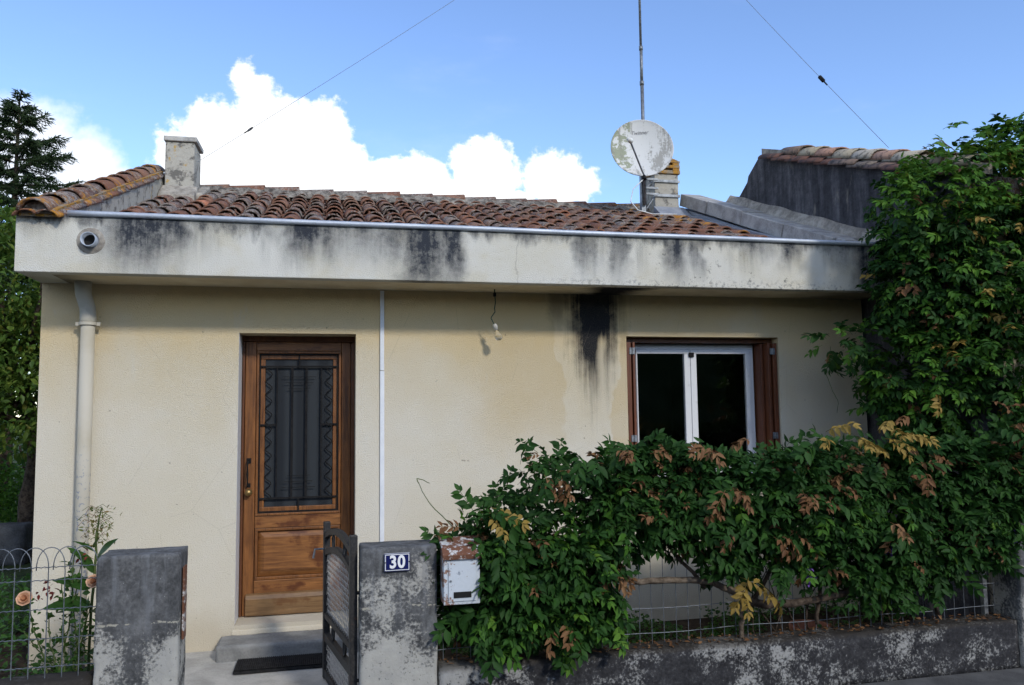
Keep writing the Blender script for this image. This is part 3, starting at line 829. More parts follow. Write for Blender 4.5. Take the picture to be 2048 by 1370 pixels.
# ---- roof
w = MB()
w.prism([(5.86, roof_z(5.86) - 0.07), (RY, RZ - 0.07), (14.8, 2.80), (14.8, 2.70), (RY, RZ - 0.2), (5.86, roof_z(5.86) - 0.15)], -1.715, 4.355, 'x')
roof = w.build('roof', 'pan_tile_clay', house)
ANG = math.atan(SL)

def arch(L, r0, r1, th=0.013, seg=8, hs=0.9, lip=0.0):
    """canal tile: half-round tapered shell along +Y, lower (wide) end at y=0"""
    V = []; F = []
    for (yy, r) in ((0.0, r0), (L, r1)):
        for rr in (r, r - th):
            for j in range(seg + 1):
                q = math.pi * j / seg
                V.append((math.cos(q) * rr, yy, math.sin(q) * rr * hs))
    m = seg + 1
    for j in range(seg):
        F += [(j, j + 1, 2 * m + j + 1, 2 * m + j), (m + j + 1, m + j, 3 * m + j, 3 * m + j + 1),
              (j + 1, j, m + j, m + j + 1), (2 * m + j, 2 * m + j + 1, 3 * m + j + 1, 3 * m + j)]
    F += [(0, 2 * m, 3 * m, m), (seg, m + seg, 3 * m + seg, 2 * m + seg)]
    return np.array(V), np.array(F)

def smooth_tile(V, F, mat, name='roof_tile'):
    me = mesh_np(name, V, F, mat, True)
    return me
tile_meshes = []
for k in range(6):
    V, F = arch(0.46, 0.083 + 0.003 * (k % 3), 0.070, 0.015, 8, 0.92)
    V = V.copy(); V[:, 0] += vnoise(V * 1.0, 9, k) * 0.004; V[:, 2] += vnoise(V, 11, k + 9) * 0.004
    tile_meshes.append(smooth_tile(V, F, 'roof_tile_clay'))
cover = []
NC, NR, PY = 32, 11, 0.339
for r in range(NR):
    for c in range(NC):
        x = -1.62 + 0.185 * c + random.uniform(-0.012, 0.012)
        y = 5.95 + PY * r + random.uniform(-0.025, 0.025)
        if y > 9.42: continue
        if x < -1.36 and y > 8.35: continue                       # left chimney
        if x > 3.86 and 8.72 < y: continue                        # right chimney
        cover.append((x, y, random.uniform(-0.06, 0.06), random.uniform(-0.03, 0.03)))
cover.sort(key=lambda t: t[1] < 6.35)                              # the front rows hidden behind the gutter come last
rest_V, rest_F, nv = [], [], 0
for i, (x, y, rz, rx) in enumerate(cover):
    loc = Vector((x, y, roof_z(y) - 0.030))
    rot = (ANG - 0.045 + rx, 0, rz)
    if i < 300:
        place('roof_tile', tile_meshes[i % 6], loc, rot, roof)
    else:
        V, F = arch(0.46, 0.084, 0.070, 0.015, 8, 0.92)
        M = np.array(Matrix.Translation(loc) @ Matrix.Rotation(rz, 4, 'Z') @ Matrix.Rotation(rot[0], 4, 'X'))
        rest_V.append(V @ M[:3, :3].T + M[:3, 3]); rest_F.append(F + nv); nv += len(V)
if rest_V:
    o = place('roof_tiles_hidden_row', mesh_np('roof_tiles', np.concatenate(rest_V), np.concatenate(rest_F), 'roof_tile_clay', True), (0, 0, 0), None, roof)
    o.location = -ORG[roof.name] + Vector((0, 0, 0)); tag(o, kind='stuff')
    o.name = 'roof_tile_row'
pv, pf, nv = [], [], 0
for r in range(NR):
    for c in range(NC + 1):
        x = -1.62 + 0.185 * (c - 0.5) + random.uniform(-0.006, 0.006); y = 5.93 + PY * r
        if y > 9.45 or (x < -1.36 and y > 8.45) or (x > 3.9 and y > 8.8): continue
        V, F = arch(0.46, 0.078, 0.086, 0.013, 6, 0.7)
        V[:, 2] *= -1; F = F[:, ::-1]
        M = np.array(Matrix.Translation((x, y, roof_z(y) + 0.018)) @ Matrix.Rotation(ANG - 0.045, 4, 'X'))
        pv.append(V @ M[:3, :3].T + M[:3, 3]); pf.append(F + nv); nv += len(V)
o = place('pan_tiles', mesh_np('pan_tiles', np.concatenate(pv), np.concatenate(pf), 'pan_tile_clay', True), (0, 0, 0), None, roof)
o.location = -ORG[roof.name]; tag(o, kind='stuff')
# ridge
V, F = arch(0.46, 0.125, 0.105, 0.016, 9, 0.8)
V = V @ np.array(Matrix.Rotation(R(90), 3, 'Z')).T                # now along -X, wide end at x=0
ridge_me = [mesh_np('ridge_tile', V + (vnoise(V, 8, k) * 0.004)[:, None], F, 'ridge_tile_clay', True) for k in range(3)]
x = -1.12; i = 0
while x < 3.98:
    place('ridge_tile', ridge_me[i % 3], (x, RY, RZ + 0.005 + random.uniform(-0.006, 0.006)), (0, -0.035, random.uniform(-0.02, 0.02)), roof)
    x += 0.388; i += 1
n = 60; w = MB()
for i in range(n + 1):
    x = -1.6 + 5.6 * i / n; q = 0.014 * math.sin(i * 1.9) + 0.010 * math.sin(i * 0.83)
    w.v += [(x, RY - 0.20 + q, RZ - 0.075), (x, RY - 0.105 + q * 0.3, RZ + 0.045 + q * 0.4), (x, RY + 0.10, RZ + 0.045), (x, RY + 0.2, RZ - 0.10)]
w.f = [(4 * i + j, 4 * i + 4 + j, 4 * i + 5 + j, 4 * i + j + 1) for i in range(n) for j in range(3)]
w.build('ridge_mortar', 'ridge_mortar', roof, smooth=True)

# tile coping of the left parapet: cap tiles up the slope, eaves tiles under their flanks
PSL = 0.374; PA = math.atan(PSL)
def par_z(y): return 3.035 + PSL * (y - 5.72)
V, F = arch(0.46, 0.102, 0.086, 0.018, 9, 0.85)
cap_me = [mesh_np('coping_tile', V + (vnoise(V, 8, k) * 0.005)[:, None], F, 'parapet_tile_clay', True) for k in range(3)]
V, F = arch(0.36, 0.072, 0.064, 0.016, 7, 0.55)
eave_me = mesh_np('eaves_tile', V, F, 'parapet_tile_clay', True)
y = 5.60; i = 0
while y < 8.95:
    place('coping_tile', cap_me[i % 3], (-1.85 + random.uniform(-0.008, 0.008), y, par_z(y) + 0.040), (PA - 0.05, 0, random.uniform(-0.03, 0.03)), parL)
    y += 0.325; i += 1
y = 5.62; i = 0
while y < 8.75:
    for s in (-1, 1):
        place('eaves_tile', eave_me, (-1.85 + s * 0.068, y, par_z(y) + 0.012 + random.uniform(-0.004, 0.004)), (PA - 0.03, s * R(9), random.uniform(-0.04, 0.04)), parL)
    y += 0.30; i += 1
w = MB(); w.obox((0, 5.66, par_z(5.66)), (1, 0, 0), (0, 1, PSL), (0, 0, 1), -1.96, -1.735, 0, 3.3, -0.004, 0.05)
w.build('bedding_mortar', 'orange_lichen_brick', parL)
w = MB(); w.prism([(-1.85 + 0.088 * math.cos(math.pi * k / 10), par_z(5.62) + 0.03 + 0.074 * math.sin(math.pi * k / 10)) for k in range(11)], 5.645, 5.70, 'y'); w.build('end_mortar', 'ridge_mortar', parL)

# chimneys
chL = MB(); chL.box(-1.69, -1.40, 8.80, 9.22, 3.5, 4.575)
chL = chL.build('chimney', 'lichened_render', house, bevel=0.012)
w = MB(); w.prism([(8.775, 4.578), (8.775, 4.632), (9.245, 4.648), (9.245, 4.594)], -1.705, -1.375, 'x'); w.build('chimney_cap', 'grey_coping', chL, bevel=0.01)
w = MB(); w.prism([(8.58, roof_z(8.58) + 0.045), (8.80, roof_z(8.80) + 0.12), (8.80, roof_z(8.8) - 0.05), (8.58, roof_z(8.58) - 0.05)], -1.715, -1.36, 'x')
w.prism([(8.72, roof_z(8.72) + 0.05), (9.25, roof_z(9.25) + 0.08), (9.25, roof_z(9.25) - 0.05), (8.72, roof_z(8.72) - 0.05)], -1.398, -1.30, 'x')
w.build('chimney_mortar', 'cracked_mortar', chL, bevel=0.015)
X0, X1, Y0, Y1 = 3.955, 4.275, 9.15, 9.47
w = MB()
w.prism([(X0, 4.64), (X0, 4.22), (X0 - 0.02, 4.0), (X1 + 0.035, 4.0), (X1 + 0.02, 4.16), (X1, 4.26), (X1, 4.64)], Y0, Y1, 'y')
chR = w.build('chimney', 'lichened_render', house, bevel=0.01)
for z0, z1, gq in ((4.642, 4.69, 0.022), (4.716, 4.757, 0.02), (4.785, 4.812, 0.022)):
    w = MB(); w.box(X0 - gq, X1 + gq, Y0 - gq, Y1 + gq, z0, z1); w.build('brick_course', 'orange_lichen_brick', chR, bevel=0.008)
for z0, z1 in ((4.692, 4.714), (4.759, 4.783)):
    for xx in (X0 - 0.015, X1 - 0.075):
        for yy in (Y0 - 0.015, Y1 - 0.075):
            w = MB(); w.box(xx, xx + 0.09, yy, yy + 0.09, z0, z1); w.build('brick', 'orange_lichen_brick', chR)
w = MB(); w.box(X0 + 0.04, X1 - 0.04, Y0 + 0.04, Y1 - 0.04, 4.692, 4.783); w.build('flue', 'slot_dark', chR)
w = MB(); w.prism([(X0 - 0.01, 4.814), (X0 + 0.10, 4.862), (X0 + 0.17, 4.868), (X1 - 0.02, 4.83), (X1 + 0.015, 4.814)], Y0 - 0.01, Y1 + 0.01, 'y'); w.build('chimney_top', 'orange_lichen_brick', chR, bevel=0.008)
w = MB(); w.prism([(8.93, roof_z(8.93) + 0.035), (9.14, roof_z(9.14) + 0.11), (9.14, roof_z(9.14)), (8.93, roof_z(8.93))], 3.93, 4.33, 'x'); w.build('flashing', 'lead_flashing', chR)

# ---- downpipe, cable trunking
w = MB(); w.tube([(-1.655, 6.125, 2.40), (-1.655, 6.125, 1.2), (-1.655, 6.125, 0.0)], 0.046, 16)
dp = w.build('downpipe', 'pipe_paint', house, smooth=True)
w = MB(); w.tube([(-1.685, 6.09, 2.66), (-1.685, 6.09, 2.62), (-1.682, 6.095, 2.56), (-1.66, 6.12, 2.47), (-1.655, 6.125, 2.40), (-1.655, 6.125, 2.36)], [0.058, 0.054, 0.052, 0.052, 0.054, 0.055], 16)
w.build('pipe_elbow', 'pipe_paint', dp, smooth=True)
w = MB(); w.lathe((-1.655, 6.125, 2.345), (0, 0, 1), [(0.052, 0), (0.058, 0.003), (0.058, 0.022), (0.052, 0.025)], 20); w.box(-1.735, -1.70, 6.12, 6.13, 2.345, 2.37); w.box(-1.61, -1.575, 6.12, 6.13, 2.345, 2.37); w.box(-1.66, -1.65, 6.17, 6.2, 2.35, 2.365)
w.build('pipe_clamp', 'pipe_paint', dp)
for z0, z1 in ((2.03, 2.645), (0.05, 2.026)):
    w = MB(); w.box(0.382, 0.412 if z0 > 1 else 0.414, 6.183, 6.199, z0, z1); w.build('cable_trunking', 'white_plastic', house, bevel=0.002)

# ---- sill, front door
w = MB(); w.prism([(6.185, 0.0), (6.185, 0.135), (6.195, 0.165), (6.47, 0.193), (6.47, 0.0)], -0.67, 0.22, 'x'); w.build('door_sill', 'cream_render', house, bevel=0.01)
DY = 6.445
door = MB(); door.box(-0.648, 0.198, DY + 0.052, DY + 0.085, 0.198, 2.306)
door = door.build('front_door', 'dark_oak', house)
def dpart(name, mat, x0, x1, y0, y1, z0, z1, bev=0.004, par=None):
    w = MB(); w.box(x0, x1, y0, y1, z0, z1); return w.build(name, mat, par or door, bevel=bev)
dpart('stile', 'varnished_oak', -0.625, -0.545, DY, DY + 0.05, 0.198, 2.265)
dpart('stile', 'varnished_oak', 0.098, 0.168, DY, DY + 0.05, 0.198, 2.265)
dpart('jamb', 'dark_oak', 0.170, 0.199, DY - 0.02, DY + 0.05, 0.198, 2.265)
dpart('jamb', 'dark_oak', -0.647, -0.628, DY - 0.012, DY + 0.05, 0.198, 2.265)
dpart('head', 'dark_oak', -0.647, 0.199, DY - 0.02, DY + 0.05, 2.268, 2.308)
dpart('rail', 'varnished_oak_rail', -0.543, 0.096, DY + 0.002, DY + 0.05, 2.195, 2.265)
dpart('rail', 'varnished_oak_rail', -0.543, 0.096, DY + 0.002, DY + 0.05, 0.845, 0.935)
dpart('rail', 'varnished_oak_rail', -0.543, 0.096, DY + 0.002, DY + 0.05, 0.198, 0.455)
# raised panel with moulding
def frame(name, mat, x0, x1, z0, z1, wd, y0, y1, par, bev=0.004):
    w = MB()
    for a, b, c, d in ((x0, x1, z1 - wd, z1), (x0, x1, z0, z0 + wd)): w.box(a, b, y0, y1, c, d)
    for a, b in ((x0, x0 + wd), (x1 - wd, x1)): w.box(a, b, y0 + 0.0005, y1, z0 + wd, z1 - wd)
    return w.build(name, mat, par, bevel=bev)
frame('panel_moulding', 'varnished_oak', -0.541, 0.094, 0.457, 0.843, 0.022, DY + 0.006, DY + 0.05, door)
w = MB()
a0, a1, b0, b1 = -0.517, 0.070, 0.481, 0.819
w.add([(a0, DY + 0.034, b0), (a1, DY + 0.034, b0), (a1, DY + 0.034, b1), (a0, DY + 0.034, b1), (a0 + .045, DY + 0.010, b0 + .045), (a1 - .045, DY + 0.010, b0 + .045), (a1 - .045, DY + 0.010, b1 - .045), (a0 + .045, DY + 0.010, b1 - .045)],
      [(4, 5, 6, 7), (0, 1, 5, 4), (1, 2, 6, 5), (2, 3, 7, 6), (3, 0, 4, 7)])
w.build('raised_panel', 'varnished_oak_rail', door)
w = MB(); w.prism([(DY - 0.035, 0.203), (DY - 0.035, 0.325), (DY - 0.022, 0.355), (DY + 0.001, 0.365), (DY + 0.001, 0.203)], -0.60, 0.165, 'x'); w.build('kickboard', 'weathered_kickboard', door, bevel=0.004)
frame('glazing_moulding', 'varnished_oak', -0.541, 0.094, 0.937, 2.193, 0.018, DY - 0.008, DY + 0.05, door)
frame('casement', 'varnished_oak', -0.521, 0.074, 0.957, 2.173, 0.042, DY + 0.022, DY + 0.05, door)
w = MB(); w.box(-0.478, 0.031, DY + 0.038, DY + 0.044, 1.0, 2.131); w.build('door_glass', 'frosted_door_glass', door)
w = MB(); w.box(-0.6498, -0.6485, 6.204, DY - 0.022, 0.20, 2.309); w.build('painted_reveal', 'old_white_paint', house)
# wrought iron grille
gr = MB(); GY = DY + 0.006
def bar(mb, x0, x1, z0, z1, t=0.008, y=GY): mb.box(x0, x1, y, y + t, z0, z1)
gx0, gx1, gz0, gz1 = -0.521, 0.074, 0.957, 2.173
bar(gr, gx0, gx1, gz1 - 0.010, gz1); bar(gr, gx0, gx1, gz0, gz0 + 0.012)
bar(gr, gx0, gx0 + 0.010, gz0 + 0.013, gz1 - 0.011); bar(gr, gx1 - 0.010, gx1, gz0 + 0.013, gz1 - 0.011)
grille = gr.build('grille', 'black_iron', door)
zt, zb = 2.075, 1.065
def gbar(*a, **k):
    w = MB(); bar(w, *a, **k); return w.build('bar', 'black_iron', grille)
gbar(gx0, gx1, zt - 0.006, zt + 0.006, y=GY - 0.002); gbar(gx0, gx1, zb - 0.006, zb + 0.006, y=GY - 0.002)
for xx, wd in ((-0.390, 0.005), (-0.277, 0.0085), (-0.170, 0.0085), (-0.057, 0.005)): gbar(xx - wd, xx + wd, zb + 0.007, zt - 0.007)
cxm = -0.2235
gbar(cxm - 0.005, cxm + 0.005, zt + 0.007, gz1 - 0.011); gbar(cxm - 0.005, cxm + 0.005, gz0 + 0.013, zb - 0.007)
for a, b in ((gx0 + 0.011, -0.396), (-0.051, gx1 - 0.011)): gbar(a, b, 1.618, 1.630)
for zz, hw in ((1.995, 0.125), (1.950, 0.105), (1.905, 0.085), (1.235, 0.085), (1.19, 0.105), (1.145, 0.125)): gbar(cxm - hw, cxm + hw, zz - 0.002, zz + 0.002, t=0.004, y=GY - 0.005)
for xx in (-0.450, 0.003):
    w = MB(); pts = []
    for i in range(91):
        zz = zb + 0.008 + (zt - zb - 0.016) * i / 90
        pts.append((xx + 0.023 * math.cos(2 * math.pi * 9.5 * i / 90) * (1 if xx < -0.2 else 1), GY + 0.004, zz))
    w.tube(pts, 0.0042, 6); w.build('wavy_bar', 'black_iron', grille, smooth=True)
# pull handle and brass knob
w = MB(); w.box(-0.606, -0.574, DY - 0.006, DY - 0.0005, 1.335, 1.375); w.box(-0.604, -0.576, DY - 0.006, DY - 0.0005, 1.155, 1.185)
w.tube([(-0.592, DY - 0.003, 1.36), (-0.594, DY - 0.045, 1.352), (-0.595, DY - 0.05, 1.32), (-0.595, DY - 0.052, 1.26), (-0.595, DY - 0.05, 1.20), (-0.593, DY - 0.04, 1.172), (-0.592, DY - 0.003, 1.168)], [0.008, 0.008, 0.006, 0.0085, 0.006, 0.008, 0.008], 6, twist=0.6)
w.build('pull_handle', 'black_iron', door)
w = MB(); w.lathe((-0.588, DY - 0.001, 1.118), (0, -1, 0), [(0.027, 0), (0.027, 0.006), (0.012, 0.010), (0.012, 0.03), (0.024, 0.036), (0.026, 0.048), (0.018, 0.058), (0.0, 0.060)], 18); w.build('door_knob', 'brass', door, smooth=True)

# ---- window with folded wooden shutters
WY = 6.40
win = MB(); 
wx0, wx1, wz0, wz1 = 2.50, 3.655, 1.13, 2.262
for a, b, c, d in ((wx0, wx1, wz1 - 0.045, wz1), (wx0, wx1, wz0, wz0 + 0.05)): win.box(a, b, WY + 0.01, WY + 0.06, c, d)
for a, b in ((wx0, wx0 + 0.045), (wx1 - 0.045, wx1)): win.box(a, b, WY + 0.0105, WY + 0.06, wz0 + 0.05, wz1 - 0.045)
win = win.build('window', 'old_white_paint', house, bevel=0.003)
for a, b in ((wx0 + 0.047, 3.044), (3.048, wx1 - 0.047)):
    w = MB(); t = 0.055
    for c, d in ((wz1 - 0.047 - 0.035, wz1 - 0.047), (wz0 + 0.052, wz0 + 0.12)): w.box(a, b, WY - 0.012, WY + 0.03, c, d)
    for c, d in ((a, a + (0.012 if a < 3 else t)), (b - (t if a < 3 else 0.038), b)): w.box(c, d, WY - 0.0115, WY + 0.03, wz0 + 0.12, wz1 - 0.082)
    cs = w.build('casement', 'old_white_paint', win, bevel=0.004)
    w = MB(); w.box(a + 0.008, b - 0.02, WY + 0.008, WY + 0.013, wz0 + 0.11, wz1 - 0.07); w.build('window_pane', 'window_glass', cs)
w = MB(); w.box(3.03, 3.075, WY - 0.025, WY - 0.0125, 2.15, 2.19); w.build('window_catch', 'black_iron', win)
w = MB(); w.box(2.392, 3.778, 6.30, 6.47, 2.268, 2.307); w.build('lintel_board', 'dark_oak', win)
w = MB(); w.box(2.392, 2.498, 6.425, 6.47, 1.10, 2.266); w.box(3.657, 3.778, 6.425, 6.47, 1.10, 2.266); w.build('jamb', 'dark_oak', win)
def shutter(x0, x1, y0, y1):
    w = MB(); w.box(x0, x1, y0, y1, 1.12, 2.262); return w.build('shutter', 'shutter_wood', win, bevel=0.004)
sh = [shutter(2.396, 2.436, 6.215, 6.42), shutter(2.452, 2.474, 6.222, 6.415), shutter(3.735, 3.772, 6.215, 6.42), shutter(3.695, 3.720, 6.225, 6.415), shutter(3.668, 3.690, 6.30, 6.42)]
for s, xx in ((sh[0], 2.444), (sh[2], 3.728)):
    for zz in (2.19, 1.47):
        w = MB(); w.box(xx - 0.024, xx + 0.024, 6.208, 6.2135, zz - 0.027, zz + 0.027); w.tube([(xx, 6.207, zz - 0.028), (xx, 6.207, zz + 0.028)], 0.005, 8); w.build('hinge', 'galvanised_steel', s)
w = MB(); w.prism([(6.12, 1.045), (6.12, 1.075), (6.40, 1.098), (6.40, 1.045)], 2.36, 3.81, 'x'); w.build('window_sill', 'cream_render', win, bevel=0.005)

# ---- doorstep and mat
o = rough_box('doorstep', 'step_concrete', -0.74, 0.34, 5.90, 6.184, 0.0, 0.135, 0.02, 0.003, None, 0.006, 3)
tag(o, 'worn grey concrete step below the wooden front door', 'step')
w = MB()
nx_, ny_ = 44, 18
for i in range(nx_):
    xx = -0.585 + 0.58 * i / nx_
    w.box(xx, xx + 0.006, 5.605, 5.855, 0.050, 0.060)
for j in range(ny_):
    yy = 5.605 + 0.25 * j / ny_
    w.box(-0.585, -0.008, yy, yy + 0.005, 0.049, 0.0585)
w.box(-0.592, -0.001, 5.596, 5.862, 0.036, 0.050)
o = w.build('doormat', 'rubber_mat', None, bevel=0.0); tag(o, 'black rubber doormat lying on the path before the step', 'doormat')

# ------------------------------------------------------------------ the neighbour's gable
NX = 4.665
nb = thing('neighbour_house', (6.5, 8.0, 0), 'taller neighbouring house whose blackened gable rises beside the roof', 'house')
def nbz(y): return 4.50 - 0.362 * (7.87 - y) if y < 7.87 else 4.50 - 0.64 * (y - 7.87)
w = MB(); w.prism([(5.0, nbz(5.0)), (7.87, 4.50), (8.13, 4.345), (8.16, 4.28), (10.4, nbz(10.4)), (10.4, -0.1), (5.0, -0.1)], NX, NX + 0.24, 'x')
w.build('gable_wall', 'black_stained_render', nb)
w = MB(); w.box(NX + 0.24, 11.0, 5.0, 5.25, -0.1, 3.3); w.box(10.8, 11.0, 5.25, 10.4, -0.1, 2.9); w.build('wall', 'cream_render', nb)
w = MB(); w.prism([(4.8, nbz(4.8) - 0.02), (7.87, 4.48), (10.5, nbz(10.5) - 0.02), (10.5, nbz(10.5) - 0.14), (7.87, 4.36), (4.8, nbz(4.8) - 0.14)], NX + 0.242, 11.2, 'x')
nroof = w.build('roof', 'ridge_tile_clay', nb)
V, F = arch(0.40, 0.135, 0.115, 0.018, 9, 0.75)
nb_me = [mesh_np('coping_tile', V + (vnoise(V, 8, k) * 0.006)[:, None], F, 'pale_coping_tile', True) for k in range(3)]
V, F = arch(0.36, 0.090, 0.080, 0.018, 7, 0.50)
ne_me = mesh_np('verge_tile', V, F, 'dark_edge_tile', True)
NA = math.atan(0.362)
y = 4.96; i = 0
while y < 7.40:
    place('coping_tile', nb_me[i % 3], (NX + 0.12, y, nbz(y) + 0.055 + random.uniform(-0.006, 0.006)), (NA - 0.06, 0, random.uniform(-0.04, 0.04)), nb)
    y += 0.272; i += 1
y = 4.96
while y < 7.45:
    place('verge_tile', ne_me, (NX + 0.015, y, nbz(y) + 0.004 + random.uniform(-0.006, 0.006)), (NA - 0.05, -R(14), random.uniform(-0.05, 0.05)), nb)
    y += 0.245
w = MB(); w.obox((0, 4.96, nbz(4.96)), (1, 0, 0), (0, 1, 0.362), (0, 0, 1), NX + 0.02, NX + 0.22, 0, 2.9, 0.0, 0.085); w.build('bedding_mortar', 'cracked_mortar', nb)

# ------------------------------------------------------------------ satellite dish, mast and stays
DC = Vector((3.62, 8.72, 4.80)); DAX = Vector((-0.22, -1.0, 0.20)).normalized()
dish = thing('satellite_dish', (3.76, 9.0, 4.25), 'round white satellite dish streaked with moss, beside the lichened chimney', 'satellite dish')
prof = [(0.0, 0.0)] + [(0.365 * t, 0.075 * t * t) for t in np.linspace(0.1, 1.0, 12)] + [(0.373, 0.082), (0.376, 0.076), (0.372, 0.068)] + [(0.365 * t, 0.075 * t * t - 0.010) for t in np.linspace(0.98, 0.05, 10)] + [(0.0, -0.010)]
w = MB(); w.lathe(DC - DAX * 0.06, DAX, prof, 56); reflector = w.build('reflector', 'weathered_dish', dish, smooth=True)
right_ = DAX.cross(Vector((0, 0, 1))).normalized() * -1
up_ = (Vector((0, 0, 1)) - DAX * DAX.z).normalized()
if right_.x < 0: right_ = -right_
tilt = R(4)
cv = bpy.data.curves.new('lettering', 'FONT'); cv.body = 'Twinner'; cv.size = 0.062; cv.shear = 0.35; cv.align_x = 'CENTER'; cv.align_y = 'CENTER'; cv.extrude = 0.0006
cv.materials.append(MATS['dish_print'])
lt = text_mesh('lettering', cv, dish)
p = DC - DAX * 0.06 + up_ * 0.222 + right_ * -0.015 + DAX * 0.0335
zax = (DAX * 1.0 - up_ * 0.24).normalized(); xax = (right_ * math.cos(tilt) + up_ * math.sin(tilt)); xax = (xax - zax * xax.dot(zax)).normalized(); yax = zax.cross(xax)
lt.matrix_local = Matrix.Translation(p - ORG[dish.name]) @ Matrix((xax, yax, zax)).transposed().to_4x4()
low = DC - up_ * 0.372 + DAX * 0.02
lnb = Vector((3.335, 8.38, 4.765))
w = MB(); w.tube([DC - up_ * 0.30 - DAX * 0.05, low + DAX * 0.01, low + (lnb - low) * 0.15, lnb], 0.011, 8); w.build('feed_arm', 'galvanised_steel', dish)
w = MB(); w.lathe(lnb, (DC - lnb).normalized(), [(0.0, -0.06), (0.022, -0.06), (0.022, 0.0), (0.030, 0.005), (0.030, 0.035), (0.0, 0.04)], 14); w.build('receiver', 'cable_white', dish, smooth=True)
w = MB(); w.tube([low, low - up_ * 0.05 + DAX * 0.01], [0.02, 0.026], 10); w.build('arm_clamp', 'black_iron', dish)
w = MB()
w.box(3.732, 3.785, 9.04, 9.10, 4.12, 4.66)
brk = w.build('bracket_post', 'galvanised_steel', dish)
for zz in (4.60, 4.53, 4.42, 4.345):
    w = MB(); w.box(3.76, 3.952, 9.03, 9.055, zz - 0.012, zz + 0.012); w.build('bracket_arm', 'galvanised_steel', dish)
for zz in (4.545, 4.36):
    w = MB(); w.box(3.935, 4.285, 9.128, 9.147, zz - 0.016, zz + 0.016); w.build('chimney_strap', 'galvanised_steel', dish)
w = MB(); w.tube([(3.80, 9.06, 4.16), (3.93, 9.10, 4.33)], 0.008, 6); w.tube([(3.80, 9.06, 4.42), (3.92, 9.10, 4.53)], 0.008, 6); w.build('brace', 'galvanised_steel', dish)
w = MB(); w.tube([DC - DAX * 0.07, (3.76, 9.02, 4.74)], 0.02, 8); w.build('dish_mount', 'galvanised_steel', dish)
cab = [low + Vector((-0.01, -0.01, -0.04)), (3.47, 8.66, 4.28), (3.42, 8.62, 4.12), (3.46, 8.5, 3.99), (3.60, 8.42, 3.93), (3.78, 8.40, 3.93), (3.92, 8.46, 3.95)]
w = MB(); w.tube([cab[0].lerp(Vector(cab[1]), 0.0)] + [Vector(c) for c in cab[1:]], 0.0065, 6); w.build('cable', 'cable_white', dish, smooth=True)

mast = thing('antenna_mast', (3.76, 9.02, 4.2), 'tall thin steel antenna mast rising behind the satellite dish', 'antenna mast')
for z0, z1, rr in ((4.2, 5.74, 0.022), (5.74, 6.19, 0.019), (6.19, 8.6, 0.0155)):
    w = MB(); w.tube([(3.765, 9.02, z0), (3.768, 9.02, z1)], rr, 10); w.build('tube', 'galvanised_steel', mast, smooth=True)
for zz, rr in ((5.74, 0.027), (6.19, 0.024), (8.42, 0.022)):
    w = MB(); w.tube([(3.766, 9.02, zz - 0.03), (3.766, 9.02, zz + 0.02)], rr, 10); w.build('collar', 'galvanised_steel', mast, smooth=True)
TOP = Vector((3.766, 9.02, 8.42))
def stay(name, end, label, f0, lens):
    end = Vector(end); t = thing(name, end, label, 'wire', 'mast stays')
    w = MB(); w.tube([TOP + (end - TOP) * (i / 12) + Vector((0, 0, -0.05 * math.sin(math.pi * i / 12))) for i in range(13)], 0.0026, 5); w.build('wire', 'wire_dark', t)
    d = (end - TOP).normalized(); q = TOP + (end - TOP) * f0 + Vector((0, 0, -0.05 * math.sin(math.pi * f0)))
    return t, q, d
t, q, d = stay('stay_wire', (-1.385, 8.9, 4.40), 'thin stay wire running from the mast to the plain left chimney', 0.897, 0)
w = MB()
for k in range(17):
    a = 2 * math.pi * k / 16
w.tube([q + d * (0.035 * math.cos(2 * math.pi * k / 16)) + Vector((0, 0.016 * math.sin(2 * math.pi * k / 16), 0.016 * math.sin(2 * math.pi * k / 16))) for k in range(17)], 0.006, 6)
w.tube([q + d * 0.03, q + d * 0.075], 0.007, 6); w.build('shackle', 'black_iron', t)
t, q, d = stay('stay_wire', (4.76, 5.92, 3.96), 'thin stay wire running from the mast down to the blackened gable', 0.80, 0)
w = MB(); w.tube([q - d * 0.045, q - d * 0.035, q + d * 0.035, q + d * 0.045], [0.008, 0.018, 0.018, 0.008], 10); w.tube([q + d * 0.045, q + d * 0.10], 0.007, 6); w.build('insulator', 'black_iron', t)

# ------------------------------------------------------------------ hanging bulb
b = thing('hanging_bulb', (1.25, 6.03, 2.652), 'bare light bulb dangling from the soffit on a green flex', 'light bulb')
w = MB(); w.tube([(1.25, 6.03, 2.66), (1.252, 6.03, 2.60), (1.256, 6.03, 2.55), (1.248, 6.03, 2.50), (1.252, 6.03, 2.475), (1.225, 6.04, 2.435), (1.222, 6.04, 2.425), (1.24, 6.04, 2.39), (1.248, 6.04, 2.375)], 0.0042, 6); w.build('flex', 'cable_green', b, smooth=True)
w = MB(); w.box(1.24, 1.26, 6.02, 6.04, 2.595, 2.625); w.build('connector', 'black_iron', b)
ax = Vector((0.35, 0.05, -1)).normalized()
w = MB(); w.lathe((1.247, 6.04, 2.382), ax, [(0.0, 0), (0.012, 0.0), (0.018, 0.010), (0.019, 0.034), (0.014, 0.038), (0.014, 0.050), (0.0, 0.052)], 14); w.build('lamp_holder', 'porcelain', b, smooth=True)
w = MB(); w.lathe(Vector((1.247, 6.04, 2.382)) + ax * 0.046, ax, [(0.0, 0.0), (0.013, 0.002), (0.015, 0.015), (0.026, 0.035), (0.030, 0.055), (0.027, 0.072), (0.016, 0.085), (0.0, 0.089)], 18); w.build('bulb', 'clear_bulb_glass', b, smooth=True)

